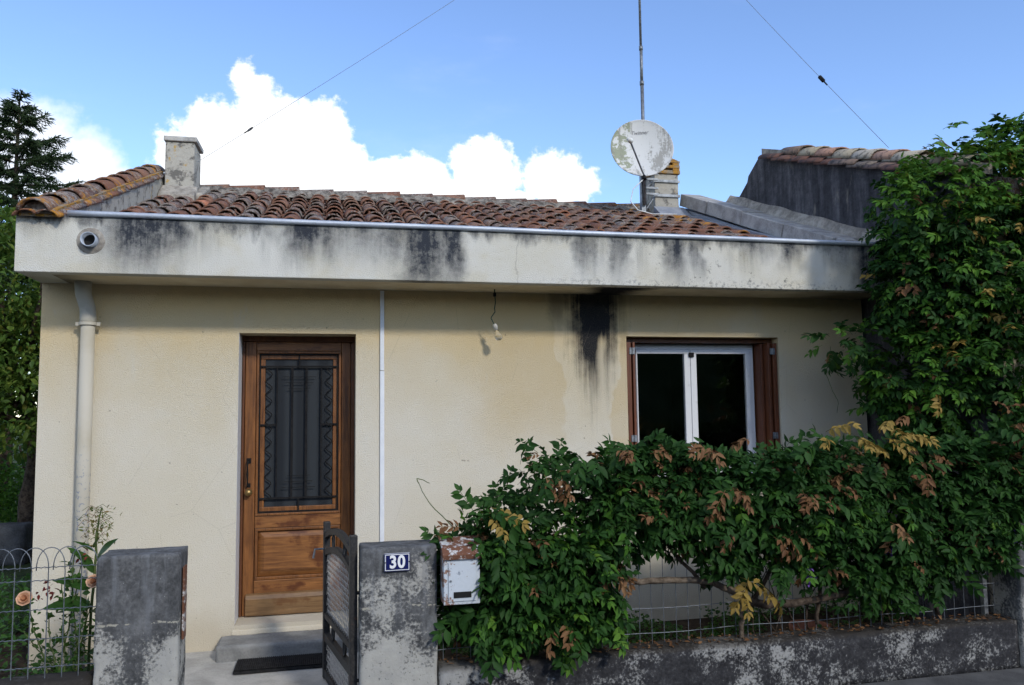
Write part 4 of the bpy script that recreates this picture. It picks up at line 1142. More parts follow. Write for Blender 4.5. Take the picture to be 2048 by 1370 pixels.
# ------------------------------------------------------------------ street wall: pillars, low walls, gate
P1 = rough_box('gate_pillar', 'black_lichen_concrete', -1.145, -0.745, 4.50, 4.74, 0.0, 1.00, 0.018, 0.004, None, 0.007, 1)
tag(P1, 'stained concrete gate pillar left of the gateway with pale flaked foot', 'pillar', 'concrete pillars along the street')
P2 = rough_box('gate_pillar', 'black_lichen_concrete', 0.172, 0.592, 4.50, 4.74, 0.0, 0.975, 0.018, 0.004, None, 0.007, 8)
tag(P2, 'blackened concrete gate pillar carrying the blue house number', 'pillar', 'concrete pillars along the street')
P3 = rough_box('gate_pillar', 'black_lichen_concrete', 4.415, 4.80, 4.47, 4.74, 0.0, 0.98, 0.03, 0.004, None, 0.008, 15)
tag(P3, 'concrete pillar at the far right end of the low wall', 'pillar', 'concrete pillars along the street')
o = rough_box('garden_wall', 'stained_low_wall', 0.600, 4.408, 4.505, 4.70, 0.0, 0.305, 0.03, 0.006, None, 0.008, 4)
tag(o, 'long low mottled black garden wall under the wisteria hedge', 'wall')
o = rough_box('garden_wall', 'stained_low_wall', -4.5, -1.152, 4.505, 4.70, 0.0, 0.395, 0.05, 0.006, None, 0.014, 6)
tag(o, 'low garden wall under the hoop-topped wire fence', 'wall')
# rusted strike plate of the gateway
w = MB(); w.box(-0.738, -0.728, 4.55, 4.62, 0.55, 0.92); o = w.build('strike_plate', 'rusted_lid', P1)

# house number
w = MB(); w.box(0.300, 0.440, 4.481, 4.492, 0.849, 0.945)
plate = w.build('number_plate', 'enamel_white', None, bevel=0.003); tag(plate, 'blue enamel house number plate reading 30', 'number plate')
ORGP = ORG[plate.name]
w = MB(); w.box(0.3005, 0.4395, 4.4795, 4.4808, 0.8495, 0.9445); w.build('border', 'enamel_blue', plate)
w = MB(); w.box(0.3045, 0.4355, 4.4785, 4.4794, 0.8535, 0.9405); w.build('rim_line', 'enamel_white', plate)
w = MB(); w.box(0.3085, 0.4315, 4.4775, 4.4784, 0.8575, 0.9365); w.build('field', 'enamel_blue', plate)
cv = bpy.data.curves.new('numerals', 'FONT'); cv.body = '30'; cv.size = 0.092; cv.align_x = 'CENTER'; cv.align_y = 'CENTER'; cv.extrude = 0.0007; cv.offset = 0.0030; cv.space_character = 1.12
cv.materials.append(MATS['enamel_white'])
nm = text_mesh('numerals', cv, plate)
nm.location = Vector((0.370, 4.4768, 0.8965)) - ORGP; nm.rotation_euler = (R(90), 0, 0); nm.scale = (0.88, 1.0, 1)
for xx in (0.3042, 0.4358):
    w = MB(); w.lathe((xx, 4.4785, 0.897), (0, -1, 0), [(0.004, 0), (0.0035, 0.002), (0, 0.0025)], 10); w.build('screw', 'black_iron', plate)

# gate, swung open into the yard
gate = thing('gate', (0.14, 4.60, 0.03), 'black iron garden gate with wire mesh standing open', 'gate')
GO = Vector((0.138, 4.60, 0.0)); GD = (Vector((-0.006, 5.37, 0)) - GO); GL = GD.length; GD.normalize(); GN = Vector((GD.y, -GD.x, 0)); UZ = Vector((0, 0, 1))
def gbox(name, a, b, z0, z1, t=0.018, mat='gate_iron', bev=0.003):
    w = MB(); w.obox(GO, GD, GN, UZ, a, b, -t, t, z0, z1); return w.build(name, mat, gate, bevel=bev)
gbox('post', -0.022, 0.022, 0.04, 1.035, 0.020); gbox('post', GL - 0.022, GL + 0.022, 0.04, 1.015, 0.020)
def arc_rail(name, za, zb, h, t=0.026):
    w = MB(); n = 18
    for i in range(n + 1):
        s = 0.028 + (GL - 0.056) * i / n; u = 2 * i / n - 1
        zz = za + (zb - za) * i / n + h * (1 - u * u)
        for dz in (-t, t):
            for dn in (-0.016, 0.016): w.v.append(tuple(GO + GD * s + GN * dn + UZ * (zz + dz)))
    for i in range(n):
        a = 4 * i; b = a + 4
        w.f += [(a, b, b + 1, a + 1), (a + 1, b + 1, b + 3, a + 3), (a + 3, b + 3, b + 2, a + 2), (a + 2, b + 2, b, a)]
    w.f += [(0, 1, 3, 2), (4 * n, 4 * n + 2, 4 * n + 3, 4 * n + 1)]
    return w.build(name, 'gate_iron', gate)
arc_rail('top_rail', 0.945, 0.935, 0.055, 0.018); arc_rail('arched_rail', 0.835, 0.825, 0.055, 0.018)
gbox('rail', 0.028, GL - 0.028, 0.415, 0.45); gbox('rail', 0.028, GL - 0.028, 0.275, 0.325); gbox('rail', 0.028, GL - 0.028, 0.05, 0.10)
for s in (0.22, 0.56):
    for zz, hh in ((0.922 if s < 0.4 else 0.915, 0.042), (0.37, 0.043)):
        w = MB(); w.tube([GO + GD * (s + 0.026 * math.sin(2 * math.pi * k / 20)) + UZ * (zz + hh * math.cos(2 * math.pi * k / 20)) for k in range(21)], 0.007, 6)
        w.build('ring', 'gate_iron', gate, smooth=True)
def mesh_panel(z0, ztop):
    k = 0; zz = z0 + 0.02
    while zz < 0.89:
        if zz < ztop(0.5) - 0.01 or True:
            a = 0.03; b = GL - 0.03
            cand = [s for s in np.linspace(a, b, 25) if ztop(s) > zz]
            if cand:
                w = MB(); w.tube([GO + GD * min(cand) + UZ * zz, GO + GD * max(cand) + UZ * zz], 0.0023, 5); w.build('mesh_wire', 'gate_wire', gate)
        zz += 0.034
        if zz > max(ztop(0.3), ztop(0.4)): break
    for sgn in (-1, 1):
        s0 = -0.9
        while s0 < GL + 0.9:
            pts = []
            for i in range(41):
                z = z0 + (0.9 - z0) * i / 40; s = s0 + sgn * (z - z0) * 0.62
                if 0.03 <= s <= GL - 0.03 and z < ztop(s): pts.append(GO + GD * s + GN * (0.004 * sgn) + UZ * z)
            if len(pts) > 2:
                w = MB(); w.tube([pts[0], pts[-1]], 0.0017, 4); w.build('mesh_wire', 'gate_wire', gate)
            s0 += 0.042
mesh_panel(0.45, lambda s: 0.815 + 0.055 * (1 - (2 * s / GL - 1) ** 2))
mesh_panel(0.10, lambda s: 0.275)
w = MB(); w.tube([GO + GD * GL + UZ * 0.845 - GN * 0.02, GO + GD * GL + UZ * 0.845 - GN * 0.075, GO + GD * GL + UZ * 0.79 - GN * 0.085], 0.007, 7); w.build('latch_handle', 'galvanised_steel', gate)
for zz in (0.72, 0.25):
    w = MB(); w.tube([GO - GN * 0.0 + UZ * zz, Vector((0.178, 4.60, zz))], 0.010, 8); w.build('hinge', 'gate_iron', gate)

# ------------------------------------------------------------------ letterbox
mb_ = thing('letterbox', (0.715, 4.50, 0.66), 'pale blue flaking metal letterbox with rusted lid beside the gate pillar', 'letterbox')
w = MB(); w.prism([(4.41, 0.665), (4.41, 0.925), (4.56, 0.98), (4.56, 0.665)], 0.615, 0.815, 'x'); box_ = w.build('box', 'flaking_mailbox_paint', mb_, bevel=0.004)
w = MB(); w.prism([(4.392, 0.908), (4.388, 0.935), (4.43, 0.972), (4.565, 1.008), (4.565, 0.996), (4.43, 0.955)], 0.607, 0.823, 'x'); w.build('lid', 'rusted_lid', mb_, bevel=0.003)
w = MB(); w.box(0.640, 0.792, 4.402, 4.4095, 0.684, 0.892); fl_ = w.build('flap_door', 'flaking_mailbox_paint', mb_, bevel=0.002)
w = MB(); w.box(0.668, 0.765, 4.3985, 4.4015, 0.703, 0.735); w.build('slot', 'slot_dark', fl_)
w = MB(); w.lathe((0.652, 4.401, 0.795), (0, -1, 0), [(0.006, 0), (0.006, 0.004), (0, 0.005)], 10); w.build('lock', 'galvanised_steel', fl_)

# ------------------------------------------------------------------ wire fences
fl = thing('wire_fence', (-1.9, 4.60, 0.39), 'hoop-topped galvanised wire fence left of the gate pillars', 'fence')
FX = [-1.16 - 0.0775 * i for i in range(0, 22)]
for i, xx in enumerate(FX):
    w = MB(); w.tube([(xx, 4.6, 0.38), (xx, 4.6, 0.60), (xx + 0.001, 4.6, 0.93)], 0.0028, 6); w.build('upright_wire', 'fence_wire', fl)
    if i + 1 < len(FX):
        x2 = xx - 0.0775 * 1.72
        w = MB(); w.tube([((xx + x2) / 2 + (xx - x2) / 2 * math.cos(math.pi * k / 14), 4.6 + 0.004 * (i % 2), 0.93 + 0.115 * math.sin(math.pi * k / 14) ** 0.8) for k in range(15)], 0.0026, 6); w.build('hoop', 'fence_wire', fl, smooth=True)
for zz in (0.945, 0.88, 0.735, 0.59, 0.45):
    w = MB(); n = 120
    w.tube([(-1.148 - 1.66 * k / n, 4.6 + 0.0035 * math.cos(k * 2.4), zz + 0.0025 * math.sin(k * 2.4)) for k in range(n + 1)], 0.0028, 5); w.build('cross_wire', 'fence_wire', fl)
fr_ = thing('wire_fence', (2.5, 4.62, 0.30), 'galvanised wire mesh fence standing on the long low wall behind the hedge', 'fence')
xx = 0.64
while xx < 4.40:
    w = MB(); w.tube([(xx, 4.63, 0.29), (xx + random.uniform(-.004, .004), 4.63, 0.62), (xx, 4.63, 0.95)], 0.0022, 5); w.build('upright_wire', 'fence_wire', fr_)
    xx += 0.079
for zz in (0.94, 0.84, 0.66, 0.515, 0.37):
    w = MB(); w.tube([(0.6 + 3.8 * k / 40, 4.63 + 0.002 * (k % 2), zz + 0.004 * math.sin(k * 0.7)) for k in range(41)], 0.0024, 5); w.build('cross_wire', 'fence_wire', fr_)
w = MB(); w.box(4.30, 4.33, 4.66, 4.69, 0.28, 0.95); w.build('fence_post', 'galvanised_steel', fr_)

# ------------------------------------------------------------------ foliage helpers
def leaflet(l, wd, cup=0.12):
    """pointed leaf along +X folded along its midrib"""
    V = np.array([(0, 0, 0), (0.30 * l, wd * 0.46, cup * wd), (0.62 * l, wd * 0.40, cup * wd * 0.6), (l, 0, -0.10 * l),
                  (0.62 * l, -wd * 0.40, cup * wd * 0.6), (0.30 * l, -wd * 0.46, cup * wd), (0.48 * l, 0, -0.02 * l)])
    F = np.array([(0, 6, 1), (1, 6, 2), (2, 6, 3), (3, 6, 4), (4, 6, 5), (5, 6, 0)])
    return V, F

def rotz(a):
    c, s = math.cos(a), math.sin(a); return np.array([[c, -s, 0], [s, c, 0], [0, 0, 1]])
def rotx(a):
    c, s = math.cos(a), math.sin(a); return np.array([[1, 0, 0], [0, c, -s], [0, s, c]])
def roty(a):
    c, s = math.cos(a), math.sin(a); return np.array([[c, 0, s], [0, 1, 0], [-s, 0, c]])

def frond(rng, L=0.24, pairs=5, ll=0.068, droop=0.5, curl=0.0):
    """pinnate wisteria leaf along +X, upper side +Z"""
    Vs, Fs, Ts = [], [], []; n = 0
    pts = []
    for i in range(7):
        t = i / 6; pts.append(np.array([L * t * (1 - 0.12 * droop * t), 0.03 * L * math.sin(3 * t), -droop * L * 0.45 * t * t]))
    pts = np.array(pts)
    base_t = rng.uniform(0, 1)
    # stalk: thin three-sided prism
    for i in range(7):
        for j in range(3):
            a = 2.1 * j; r = 0.0017
            Vs.append(pts[i][None] + np.array([[0, r * math.cos(a), r * math.sin(a)]]))
    st = np.concatenate(Vs); Vs = [st]; Ts.append(np.full(len(st), 0.6))
    Fs.append(np.array([f for i in range(6) for j in range(3) for f in ((3 * i + j, 3 * i + (j + 1) % 3, 3 * i + 3 + j), (3 * i + (j + 1) % 3, 3 * i + 3 + (j + 1) % 3, 3 * i + 3 + j))])); n = len(st)
    for k in range(pairs * 2 + 1):
        if k == pairs * 2: t, side = 1.0, 0
        else: t, side = 0.22 + 0.74 * (k // 2) / max(1, pairs - 1) + rng.uniform(-0.02, 0.02), (1 if k % 2 else -1)
        if side and rng.uniform() < 0.05: continue
        l = ll * rng.uniform(0.85, 1.15) * (0.78 + 0.4 * math.sin(math.pi * min(1, t * 0.9 + 0.05)))
        V, F = leaflet(l, l * rng.uniform(0.42, 0.52), 0.16 + curl)
        p = np.array([np.interp(t, np.linspace(0, 1, 7), pts[:, i]) for i in range(3)])
        M = rotz(side * rng.uniform(0.55, 1.25)) @ roty(rng.uniform(-0.1, 0.75) + curl) @ rotx(rng.uniform(-0.6, 0.6))
        sl = math.atan2(0.9 * droop * 0.45 * 2 * t * 0.5, 1)
        V = V @ M.T @ roty(sl).T + p
        Vs.append(V); Fs.append(F + n); n += len(V)
        Ts.append(np.full(len(V), np.clip(0.55 * base_t + 0.45 * rng.uniform(), 0, 1)))
    return np.concatenate(Vs), np.concatenate(Fs), np.concatenate(Ts)

def frame_from(d, up=(0, 0, 1), roll=0.0):
    d = np.array(d, float); d /= np.linalg.norm(d) + 1e-9
    up = np.array(up, float); z = up - d * d.dot(up)
    if np.linalg.norm(z) < 1e-3: z = np.array([0.0, 1.0, 0]) - d * d[1]
    z /= np.linalg.norm(z); y = np.cross(z, d)
    return np.column_stack([d, y, z]) @ rotx(roll)

VARS = {}
def variants(key, n, **k):
    if key not in VARS:
        rng = np.random.default_rng(hash(key) % 1000 if False else sum(map(ord, key)))
        VARS[key] = [frond(rng, **k) for _ in range(n)]
    return VARS[key]

def scatter_fronds(owner, items, singles=300, mats=None, name='leaf'):
    """items: (pos, direction, up, roll, scale, kind) sorted so that the largest in view come first"""
    meshes = {}
    acc = {}
    for i, (p, d, up, roll, sc, kind) in enumerate(items):
        vs = VARS[kind]; k = i % len(vs)
        Rm = frame_from(d, up, roll)
        if i < singles:
            if (kind, k) not in meshes:
                V, F, T = vs[k]; meshes[(kind, k)] = mesh_np('leaf', V, F, mats[kind], True, {'tint': T})
            o = bpy.data.objects.new(name, meshes[(kind, k)]); COL.objects.link(o); o.parent = owner
            M = Matrix([list(r) for r in Rm]).to_4x4()
            o.rotation_euler = M.to_euler(); o.location = Vector(p) - ORG[owner.name]; o.scale = (sc, sc, sc)
        else:
            V, F, T = vs[k]
            a = acc.setdefault(kind, [[], [], [], 0])
            a[0].append(V * sc @ Rm.T + np.array(p)); a[1].append(F + a[3]); a[2].append(T); a[3] += len(V)
    for kind, a in acc.items():
        o = bpy.data.objects.new('foliage', mesh_np('foliage', np.concatenate(a[0]) - np.array(ORG[owner.name]), np.concatenate(a[1]), mats[kind], True, {'tint': np.concatenate(a[2])}))
        COL.objects.link(o); o.parent = owner; o['kind'] = 'stuff'

variants('green', 14, L=0.175, pairs=4, ll=0.078, droop=0.7)
variants('light', 8, L=0.165, pairs=4, ll=0.070, droop=0.55)
variants('rust', 8, L=0.15, pairs=4, ll=0.056, droop=0.9, curl=0.22)
variants('yellow', 6, L=0.21, pairs=5, ll=0.062, droop=0.7, curl=0.08)
WM = {'green': 'wisteria_green', 'light': 'wisteria_light', 'rust': 'wisteria_rust', 'yellow': 'wisteria_yellow'}

# ------------------------------------------------------------------ wisteria hedge on the fence
hedge = thing('wisteria_hedge', (2.5, 4.62, 0.30), 'dense green wisteria hedge with rusty leaves sprawling over the mesh fence', 'hedge')
hx = [0.60, 0.75, 0.95, 1.05, 1.12, 1.30, 1.60, 1.80, 2.10, 2.40, 2.87, 3.2, 3.6, 4.0, 4.4, 4.9]
htop = [1.02, 1.13, 1.17, 1.24, 1.44, 1.43, 1.42, 1.44, 1.39, 1.40, 1.39, 1.42, 1.43, 1.44, 1.50, 1.55]
bx_ = [0.60, 0.80, 0.9, 1.0, 1.40, 1.52, 1.60, 1.75, 2.25, 2.40, 2.55, 2.9, 3.15, 3.3, 3.8, 3.95, 4.2, 4.9]
hbot = [0.48, 0.50, 0.42, 0.40, 0.36, 0.52, 0.76, 0.90, 0.86, 0.66, 0.76, 0.70, 0.60, 0.46, 0.46, 0.55, 0.70, 0.72]
rng = np.random.default_rng(21)
its = []
def hsurf(x, z):
    return 4.44 + 0.07 * n1(x, 0, z, 2.3, 4) + 0.03 * n1(x, 0, z, 6.0, 5)
while len(its) < 4000:
    x = rng.uniform(0.60, 4.95); t = np.interp(x, hx, htop) + 0.05 * math.sin(x * 7) ; b_ = np.interp(x, bx_, hbot)
    z = rng.uniform(b_, t)
    edge = min(1.0, (t - z) / 0.30, (z - b_) / 0.22 + 0.25)
    thick = 0.40 * math.sqrt(max(0.05, edge))
    dens = 0.5 + 0.5 * n1(x, 0, z, 3.4, 11)
    if x < 1.55 and rng.uniform() > 0.42 + 0.5 * dens: continue
    if z < b_ + 0.16 and rng.uniform() > 0.55: continue
    s = rng.uniform() ** 1.5
    y = hsurf(x, z) + (0.40 - thick) * 0.5 + s * thick
    if x < 0.84 and y < 4.60 and 0.62 < z + 0.0 < 1.03: y = 4.60 + rng.uniform(0, 0.15)     # leaves keep behind the letterbox
    if x < 0.64 and z < 1.0: continue
    if x > 4.38 and z < 1.05: y = max(y, 4.78)
    upb = max(0.0, 1 - (t - z) / 0.25)
    d = np.array([rng.normal(0, 0.75), -0.75 + 0.9 * s + rng.normal(0, 0.35), -0.05 + 0.55 * upb + rng.normal(0, 0.38)])
    u = np.array([rng.normal(0, 0.25), -0.55, 1.0 + 0.3 * rng.normal()])
    r = rng.uniform()
    cl = n1(x, 0, z, 2.6, 31)
    kind = 'green'
    if r < 0.028 + 0.14 * max(0, cl - 0.2): kind = 'rust'
    elif r > 0.93 - 0.10 * max(0, -cl) and z < 1.2 : kind = 'light'
    elif upb > 0.5 and r < 0.06: kind = 'rust'
    its.append(((x, y, z), d, u, rng.normal(0, 0.45), rng.uniform(0.50, 0.98), kind))
# the distinct yellow and russet sprays one sees in the photograph
def spray(x, y, z, n, kind, sp=0.10, dirx=0.0, down=0.3):
    for k in range(n):
        its.append(((x + rng.normal(0, sp), y + rng.normal(0, 0.03), z + rng.normal(0, sp * 0.35)), (rng.normal(dirx, 0.7), -0.7 + rng.normal(0, 0.2), rng.normal(-down, 0.25)), (0, -0.5, 1), rng.normal(0, 0.3), rng.uniform(0.75, 1.05), kind if rng.uniform() < 0.72 else 'green'))
spray(3.35, 4.42, 1.52, 9, 'yellow', 0.17, 0.3, -0.1); spray(3.05, 4.40, 1.50, 3, 'yellow', 0.06)
spray(2.42, 4.44, 0.68, 5, 'yellow', 0.06, 0.0, 0.5); spray(2.62, 4.44, 0.72, 3, 'yellow', 0.05, 0.5, 0.4)
spray(0.90, 4.42, 1.16, 4, 'yellow', 0.07, 0.2, 0.3); spray(1.22, 4.42, 1.33, 4, 'rust', 0.05); spray(1.66, 4.42, 1.48, 6, 'rust', 0.09, 0, 0.0)
spray(1.45, 4.42, 1.45, 3, 'yellow', 0.05); spray(2.35, 4.40, 1.22, 6, 'rust', 0.07, -0.6, 0.2); spray(2.95, 4.38, 1.20, 6, 'rust', 0.13, 0.3, 0.2)
spray(2.28, 4.42, 0.98, 5, 'rust', 0.10, 0, 0.4); spray(2.68, 4.42, 0.92, 6, 'rust', 0.08, 0.3, 0.5); spray(4.30, 4.42, 1.62, 10, 'rust', 0.16, 0.4, 0.0)
spray(3.40, 4.40, 0.98, 4, 'rust', 0.08); spray(3.60, 4.40, 1.32, 4, 'rust', 0.06, 0.4, 0); spray(1.30, 4.42, 0.55, 3, 'rust', 0.05); spray(2.2, 4.42, 1.5, 4, 'rust', 0.1, 0, 0); spray(1.62, 4.42, 0.78, 3, 'rust', 0.05, 0.5, 0.2)
while len(its) < 4700:
    x = rng.uniform(0.66, 1.60); z = rng.uniform(0.42, 1.0); y = rng.uniform(4.42, 4.78)
    if x < 0.86 and (y < 4.60 or z < 0.42): continue
    its.append(((x, y, z), (rng.normal(0, 0.8), -0.6 + rng.normal(0, 0.3), rng.normal(-0.1, 0.4)), (0, -0.5, 1), rng.normal(0, 0.4), rng.uniform(0.6, 1.05), 'light' if rng.uniform() < 0.20 else ('rust' if rng.uniform() < 0.05 else 'green')))
its.sort(key=lambda t: t[0][1] - (0.3 if t[5] != 'green' else 0))
scatter_fronds(hedge, its, 300, WM)
def branch(owner, pts, r0, r1, mat='bark', name='branch', n=8, wob=0.01, seed=0):
    pts = [Vector(p) for p in pts]; out = []
    for i in range(len(pts) - 1):
        for k in range(4):
            t = k / 4; a = pts[max(i - 1, 0)]; b = pts[i]; c = pts[i + 1]; d = pts[min(i + 2, len(pts) - 1)]
            q = 0.5 * ((2 * b) + (c - a) * t + (2 * a - 5 * b + 4 * c - d) * t * t + (3 * b - a - 3 * c + d) * t ** 3)
            out.append(q + Vector((random.uniform(-wob, wob), random.uniform(-wob, wob), random.uniform(-wob, wob)) if 0 < i + k else (0, 0, 0)))
    out.append(pts[-1])
    m = len(out)
    w = MB(); w.tube(out, [r0 + (r1 - r0) * i / (m - 1) + random.uniform(-0.1, 0.1) * r0 * 0.8 for i in range(m)], n)
    return w.build(name, mat, owner, smooth=True)
branch(hedge, [(1.35, 4.60, 0.80), (1.74, 4.59, 0.70), (1.99, 4.59, 0.69), (2.29, 4.59, 0.65), (2.50, 4.58, 0.54)], 0.018, 0.022, 'pale_bark')
branch(hedge, [(2.50, 4.58, 0.52), (2.70, 4.57, 0.50), (2.95, 4.58, 0.51), (3.25, 4.58, 0.55), (3.5, 4.60, 0.56), (3.9, 4.62, 0.8)], 0.026, 0.020, 'bark')
branch(hedge, [(2.47, 4.60, 0.29), (2.475, 4.59, 0.42), (2.48, 4.585, 0.54), (2.44, 4.62, 0.9), (2.5, 4.65, 1.3)], 0.016, 0.012, 'pale_bark')
branch(hedge, [(2.55, 4.60, 0.50), (2.75, 4.58, 0.78), (3.1, 4.57, 0.92), (3.5, 4.60, 1.15)], 0.016, 0.009)
branch(hedge, [(2.25, 4.62, 0.62), (2.05, 4.60, 0.84), (1.8, 4.62, 1.1), (1.4, 4.62, 1.2)], 0.013, 0.007)
branch(hedge, [(3.0, 4.60, 0.35), (3.05, 4.62, 0.6), (3.0, 4.62, 1.0), (3.2, 4.62, 1.4)], 0.014, 0.008)
branch(hedge, [(3.9, 4.62, 0.35), (3.85, 4.60, 0.7), (3.9, 4.62, 1.2)], 0.014, 0.009)
branch(hedge, [(1.2, 4.62, 0.6), (0.95, 4.60, 0.85), (0.8, 4.60, 1.1)], 0.008, 0.005)
for (a, b_, c) in [((0.70, 4.60, 1.05), (0.56, 4.58, 1.20), (0.50, 4.57, 1.31)), ((0.50, 4.57, 1.31), (0.49, 4.57, 1.34), (0.56, 4.57, 1.31))]:
    branch(hedge, [a, b_, c], 0.003, 0.002, 'green_stem', 'shoot', 5, 0.003)
for k in range(14):
    x = rng.uniform(2.35, 3.9); branch(hedge, [(x, 4.66, 0.31), (x + rng.normal(0, 0.06), 4.66, 0.5), (x + rng.normal(0, 0.12), 4.64, 0.75)], 0.005, 0.003, 'bark', 'twig', 5, 0.006)
def cluster(owner, c, n, r, mat, name, size, seed=1, drop=1.6):
    rg = np.random.default_rng(seed); Vs, Fs, Ts, m = [], [], [], 0
    for k in range(n):
        q = rg.normal(0, r, 3) * np.array([1, 1, drop]); V, F = leaflet(size * rg.uniform(0.7, 1.2), size * 0.7, 0.3)
        V = V @ frame_from(rg.normal(0, 1, 3)).T + q; Vs.append(V); Fs.append(F + m); Ts.append(np.full(len(V), rg.uniform())); m += len(V)
    o = place(name, mesh_np(name, np.concatenate(Vs), np.concatenate(Fs), mat, True, {'tint': np.concatenate(Ts)}), c, None, owner); return o
for i, c in enumerate([(4.30, 4.36, 0.86), (2.83, 4.40, 0.70), (3.40, 4.40, 0.80), (4.50, 4.40, 1.12)]): cluster(hedge, c, 26, 0.016, 'purple_petal', 'flower_cluster', 0.022, 40 + i)

# ------------------------------------------------------------------ big wisteria at the right
big = thing('wisteria_tree', (5.2, 5.5, 0.0), 'tall dark green wisteria mass climbing over the right end of the house', 'tree')
lobes = [((5.30, 5.30, 3.05), (0.95, 0.62, 0.72)), ((4.62, 5.20, 2.72), (0.72, 0.55, 0.72)), ((5.20, 5.10, 2.20), (1.25, 0.62, 0.80)), ((4.36, 5.28, 1.98), (0.56, 0.45, 0.50)),
         ((4.22, 5.22, 2.62), (0.38, 0.38, 0.42)), ((3.83, 5.55, 2.20), (0.26, 0.25, 0.13)), ((5.95, 5.2, 2.9), (0.85, 0.75, 1.15)), ((4.80, 5.15, 3.35), (0.46, 0.40, 0.34)), ((4.12, 5.40, 1.78), (0.30, 0.30, 0.22)), ((5.35, 5.2, 3.60), (0.35, 0.4, 0.32)), ((6.3, 5.1, 2.2), (0.6, 0.7, 1.2)), ((4.45, 5.15, 3.15), (0.35, 0.35, 0.4))]
bits = []
rng = np.random.default_rng(5)
wts = np.array([l[1][0] * l[1][2] for l in lobes]); wts = wts / wts.sum()
while len(bits) < 7800:
    li = rng.choice(len(lobes), p=wts); c, r = np.array(lobes[li][0]), np.array(lobes[li][1])
    v = rng.normal(0, 1, 3); v /= np.linalg.norm(v); s = rng.uniform(0.55, 1.0) ** 0.5
    p = c + v * r * s; p[0] += 0.24 if li == 5 else (0.29 if c[2] < 3.1 else 0.02)
    deep = min(np.linalg.norm((p - np.array((0.30, 0, 0)) - np.array(a)) / np.array(b_)) for a, b_ in lobes)
    if deep < 0.62 and rng.uniform() < 0.8: continue
    if p[1] > 5.62 and p[2] > 2.6 and p[0] < 4.90: p[1] = 5.62 - rng.uniform(0, 0.2)
    if p[1] > 5.9 : continue
    if p[1] > 5.45 and rng.uniform() < 0.5: continue
    if n1(*p, 2.6, 8) + 0.5 * n1(*p, 6, 9) < -0.62: continue
    nrm = v / r; nrm /= np.linalg.norm(nrm)
    d = nrm * 0.9 + np.array([rng.normal(0, 0.5), rng.normal(-0.25, 0.3), rng.normal(-0.10, 0.4)])
    u = nrm * 0.6 + np.array([0, -0.3, 0.9])
    rr = rng.uniform(); kind = 'green'
    if rr < 0.025: kind = 'rust'
    elif rr < 0.04: kind = 'yellow'
    elif rr > 0.72 - 0.40 * (p[2] > 3.15) - 0.25 * (n1(*p, 1.7, 3) > 0.15): kind = 'light'
    bits.append((tuple(p), d, u, rng.normal(0, 0.45), rng.uniform(0.55, 1.0), kind))
def spray2(x, y, z, n, kind, sp, sz=1.0, down=0.3):
    for k in range(n): bits.append(((x + 0.28 + rng.normal(0, sp), y + rng.normal(0, 0.05), z + rng.normal(0, sp * 0.8)), (rng.normal(0, 0.6), -0.7, rng.normal(-down, 0.3)), (0, -0.5, 1), rng.normal(0, 0.3), sz, kind))
spray2(4.72, 4.75, 3.36, 5, 'yellow', 0.10, 1.0, 0); spray2(4.18, 4.95, 3.05, 3, 'yellow', 0.05); spray2(4.95, 4.75, 2.85, 2, 'rust', 0.05)
spray2(4.82, 4.62, 3.10, 14, 'rust', 0.09, 0.75, 0.9); spray2(4.75, 4.62, 2.86, 12, 'rust', 0.06, 0.7, 1.0); spray2(3.95, 5.15, 1.72, 5, 'rust', 0.10, 1.0, 0.2); spray2(4.02, 5.05, 2.42, 4, 'rust', 0.06)
spray2(4.9, 4.55, 2.45, 10, 'light', 0.20, 1.2, 0); spray2(5.2, 4.5, 2.4, 8, 'light', 0.18, 1.2, 0); spray2(5.55, 5.0, 3.75, 14, 'light', 0.16, 1.0, -0.8); spray2(4.6, 5.0, 3.55, 10, 'light', 0.16, 1.0, -0.6)
bits.sort(key=lambda t: t[0][1] + 0.25 * t[0][0] - (0.3 if t[5] in ('rust', 'yellow') else 0))
scatter_fronds(big, bits, 300, WM)
branch(big, [(5.2, 5.5, 0.0), (5.15, 5.5, 0.6), (5.0, 5.45, 1.4), (4.9, 5.4, 2.2), (5.1, 5.35, 3.0)], 0.06, 0.02, 'bark', 'trunk')
branch(big, [(5.0, 5.45, 1.4), (4.6, 5.4, 1.9), (4.3, 5.35, 2.4)], 0.03, 0.008)
branch(big, [(4.95, 5.4, 2.0), (5.4, 5.3, 2.5), (5.9, 5.2, 3.2)], 0.03, 0.008)
branch(big, [(4.56, 5.0, 2.45), (4.54, 4.85, 2.75), (4.46, 4.85, 3.0), (4.50, 4.85, 3.2), (4.66, 4.9, 3.35)], 0.006, 0.004, 'brown_stem', 'shoot', 6)
branch(big, [(4.75, 5.1, 3.5), (4.68, 5.1, 3.66), (4.56, 5.1, 3.74), (4.50, 5.1, 3.74)], 0.004, 0.0025, 'brown_stem', 'shoot', 5, 0.004)
branch(big, [(4.75, 5.1, 3.55), (4.85, 5.1, 3.68), (5.0, 5.1, 3.66), (5.05, 5.1, 3.55)], 0.003, 0.002, 'green_stem', 'shoot', 5, 0.004)
branch(big, [(3.90, 5.6, 2.12), (3.84, 5.62, 2.0), (3.88, 5.62, 1.86), (3.93, 5.62, 1.76), (3.92, 5.62, 1.66)], 0.003, 0.002, 'green_stem', 'shoot', 5, 0.004)
branch(big, [(4.4, 5.5, 2.1), (4.2, 5.55, 2.2), (3.97, 5.58, 2.18)], 0.008, 0.004)

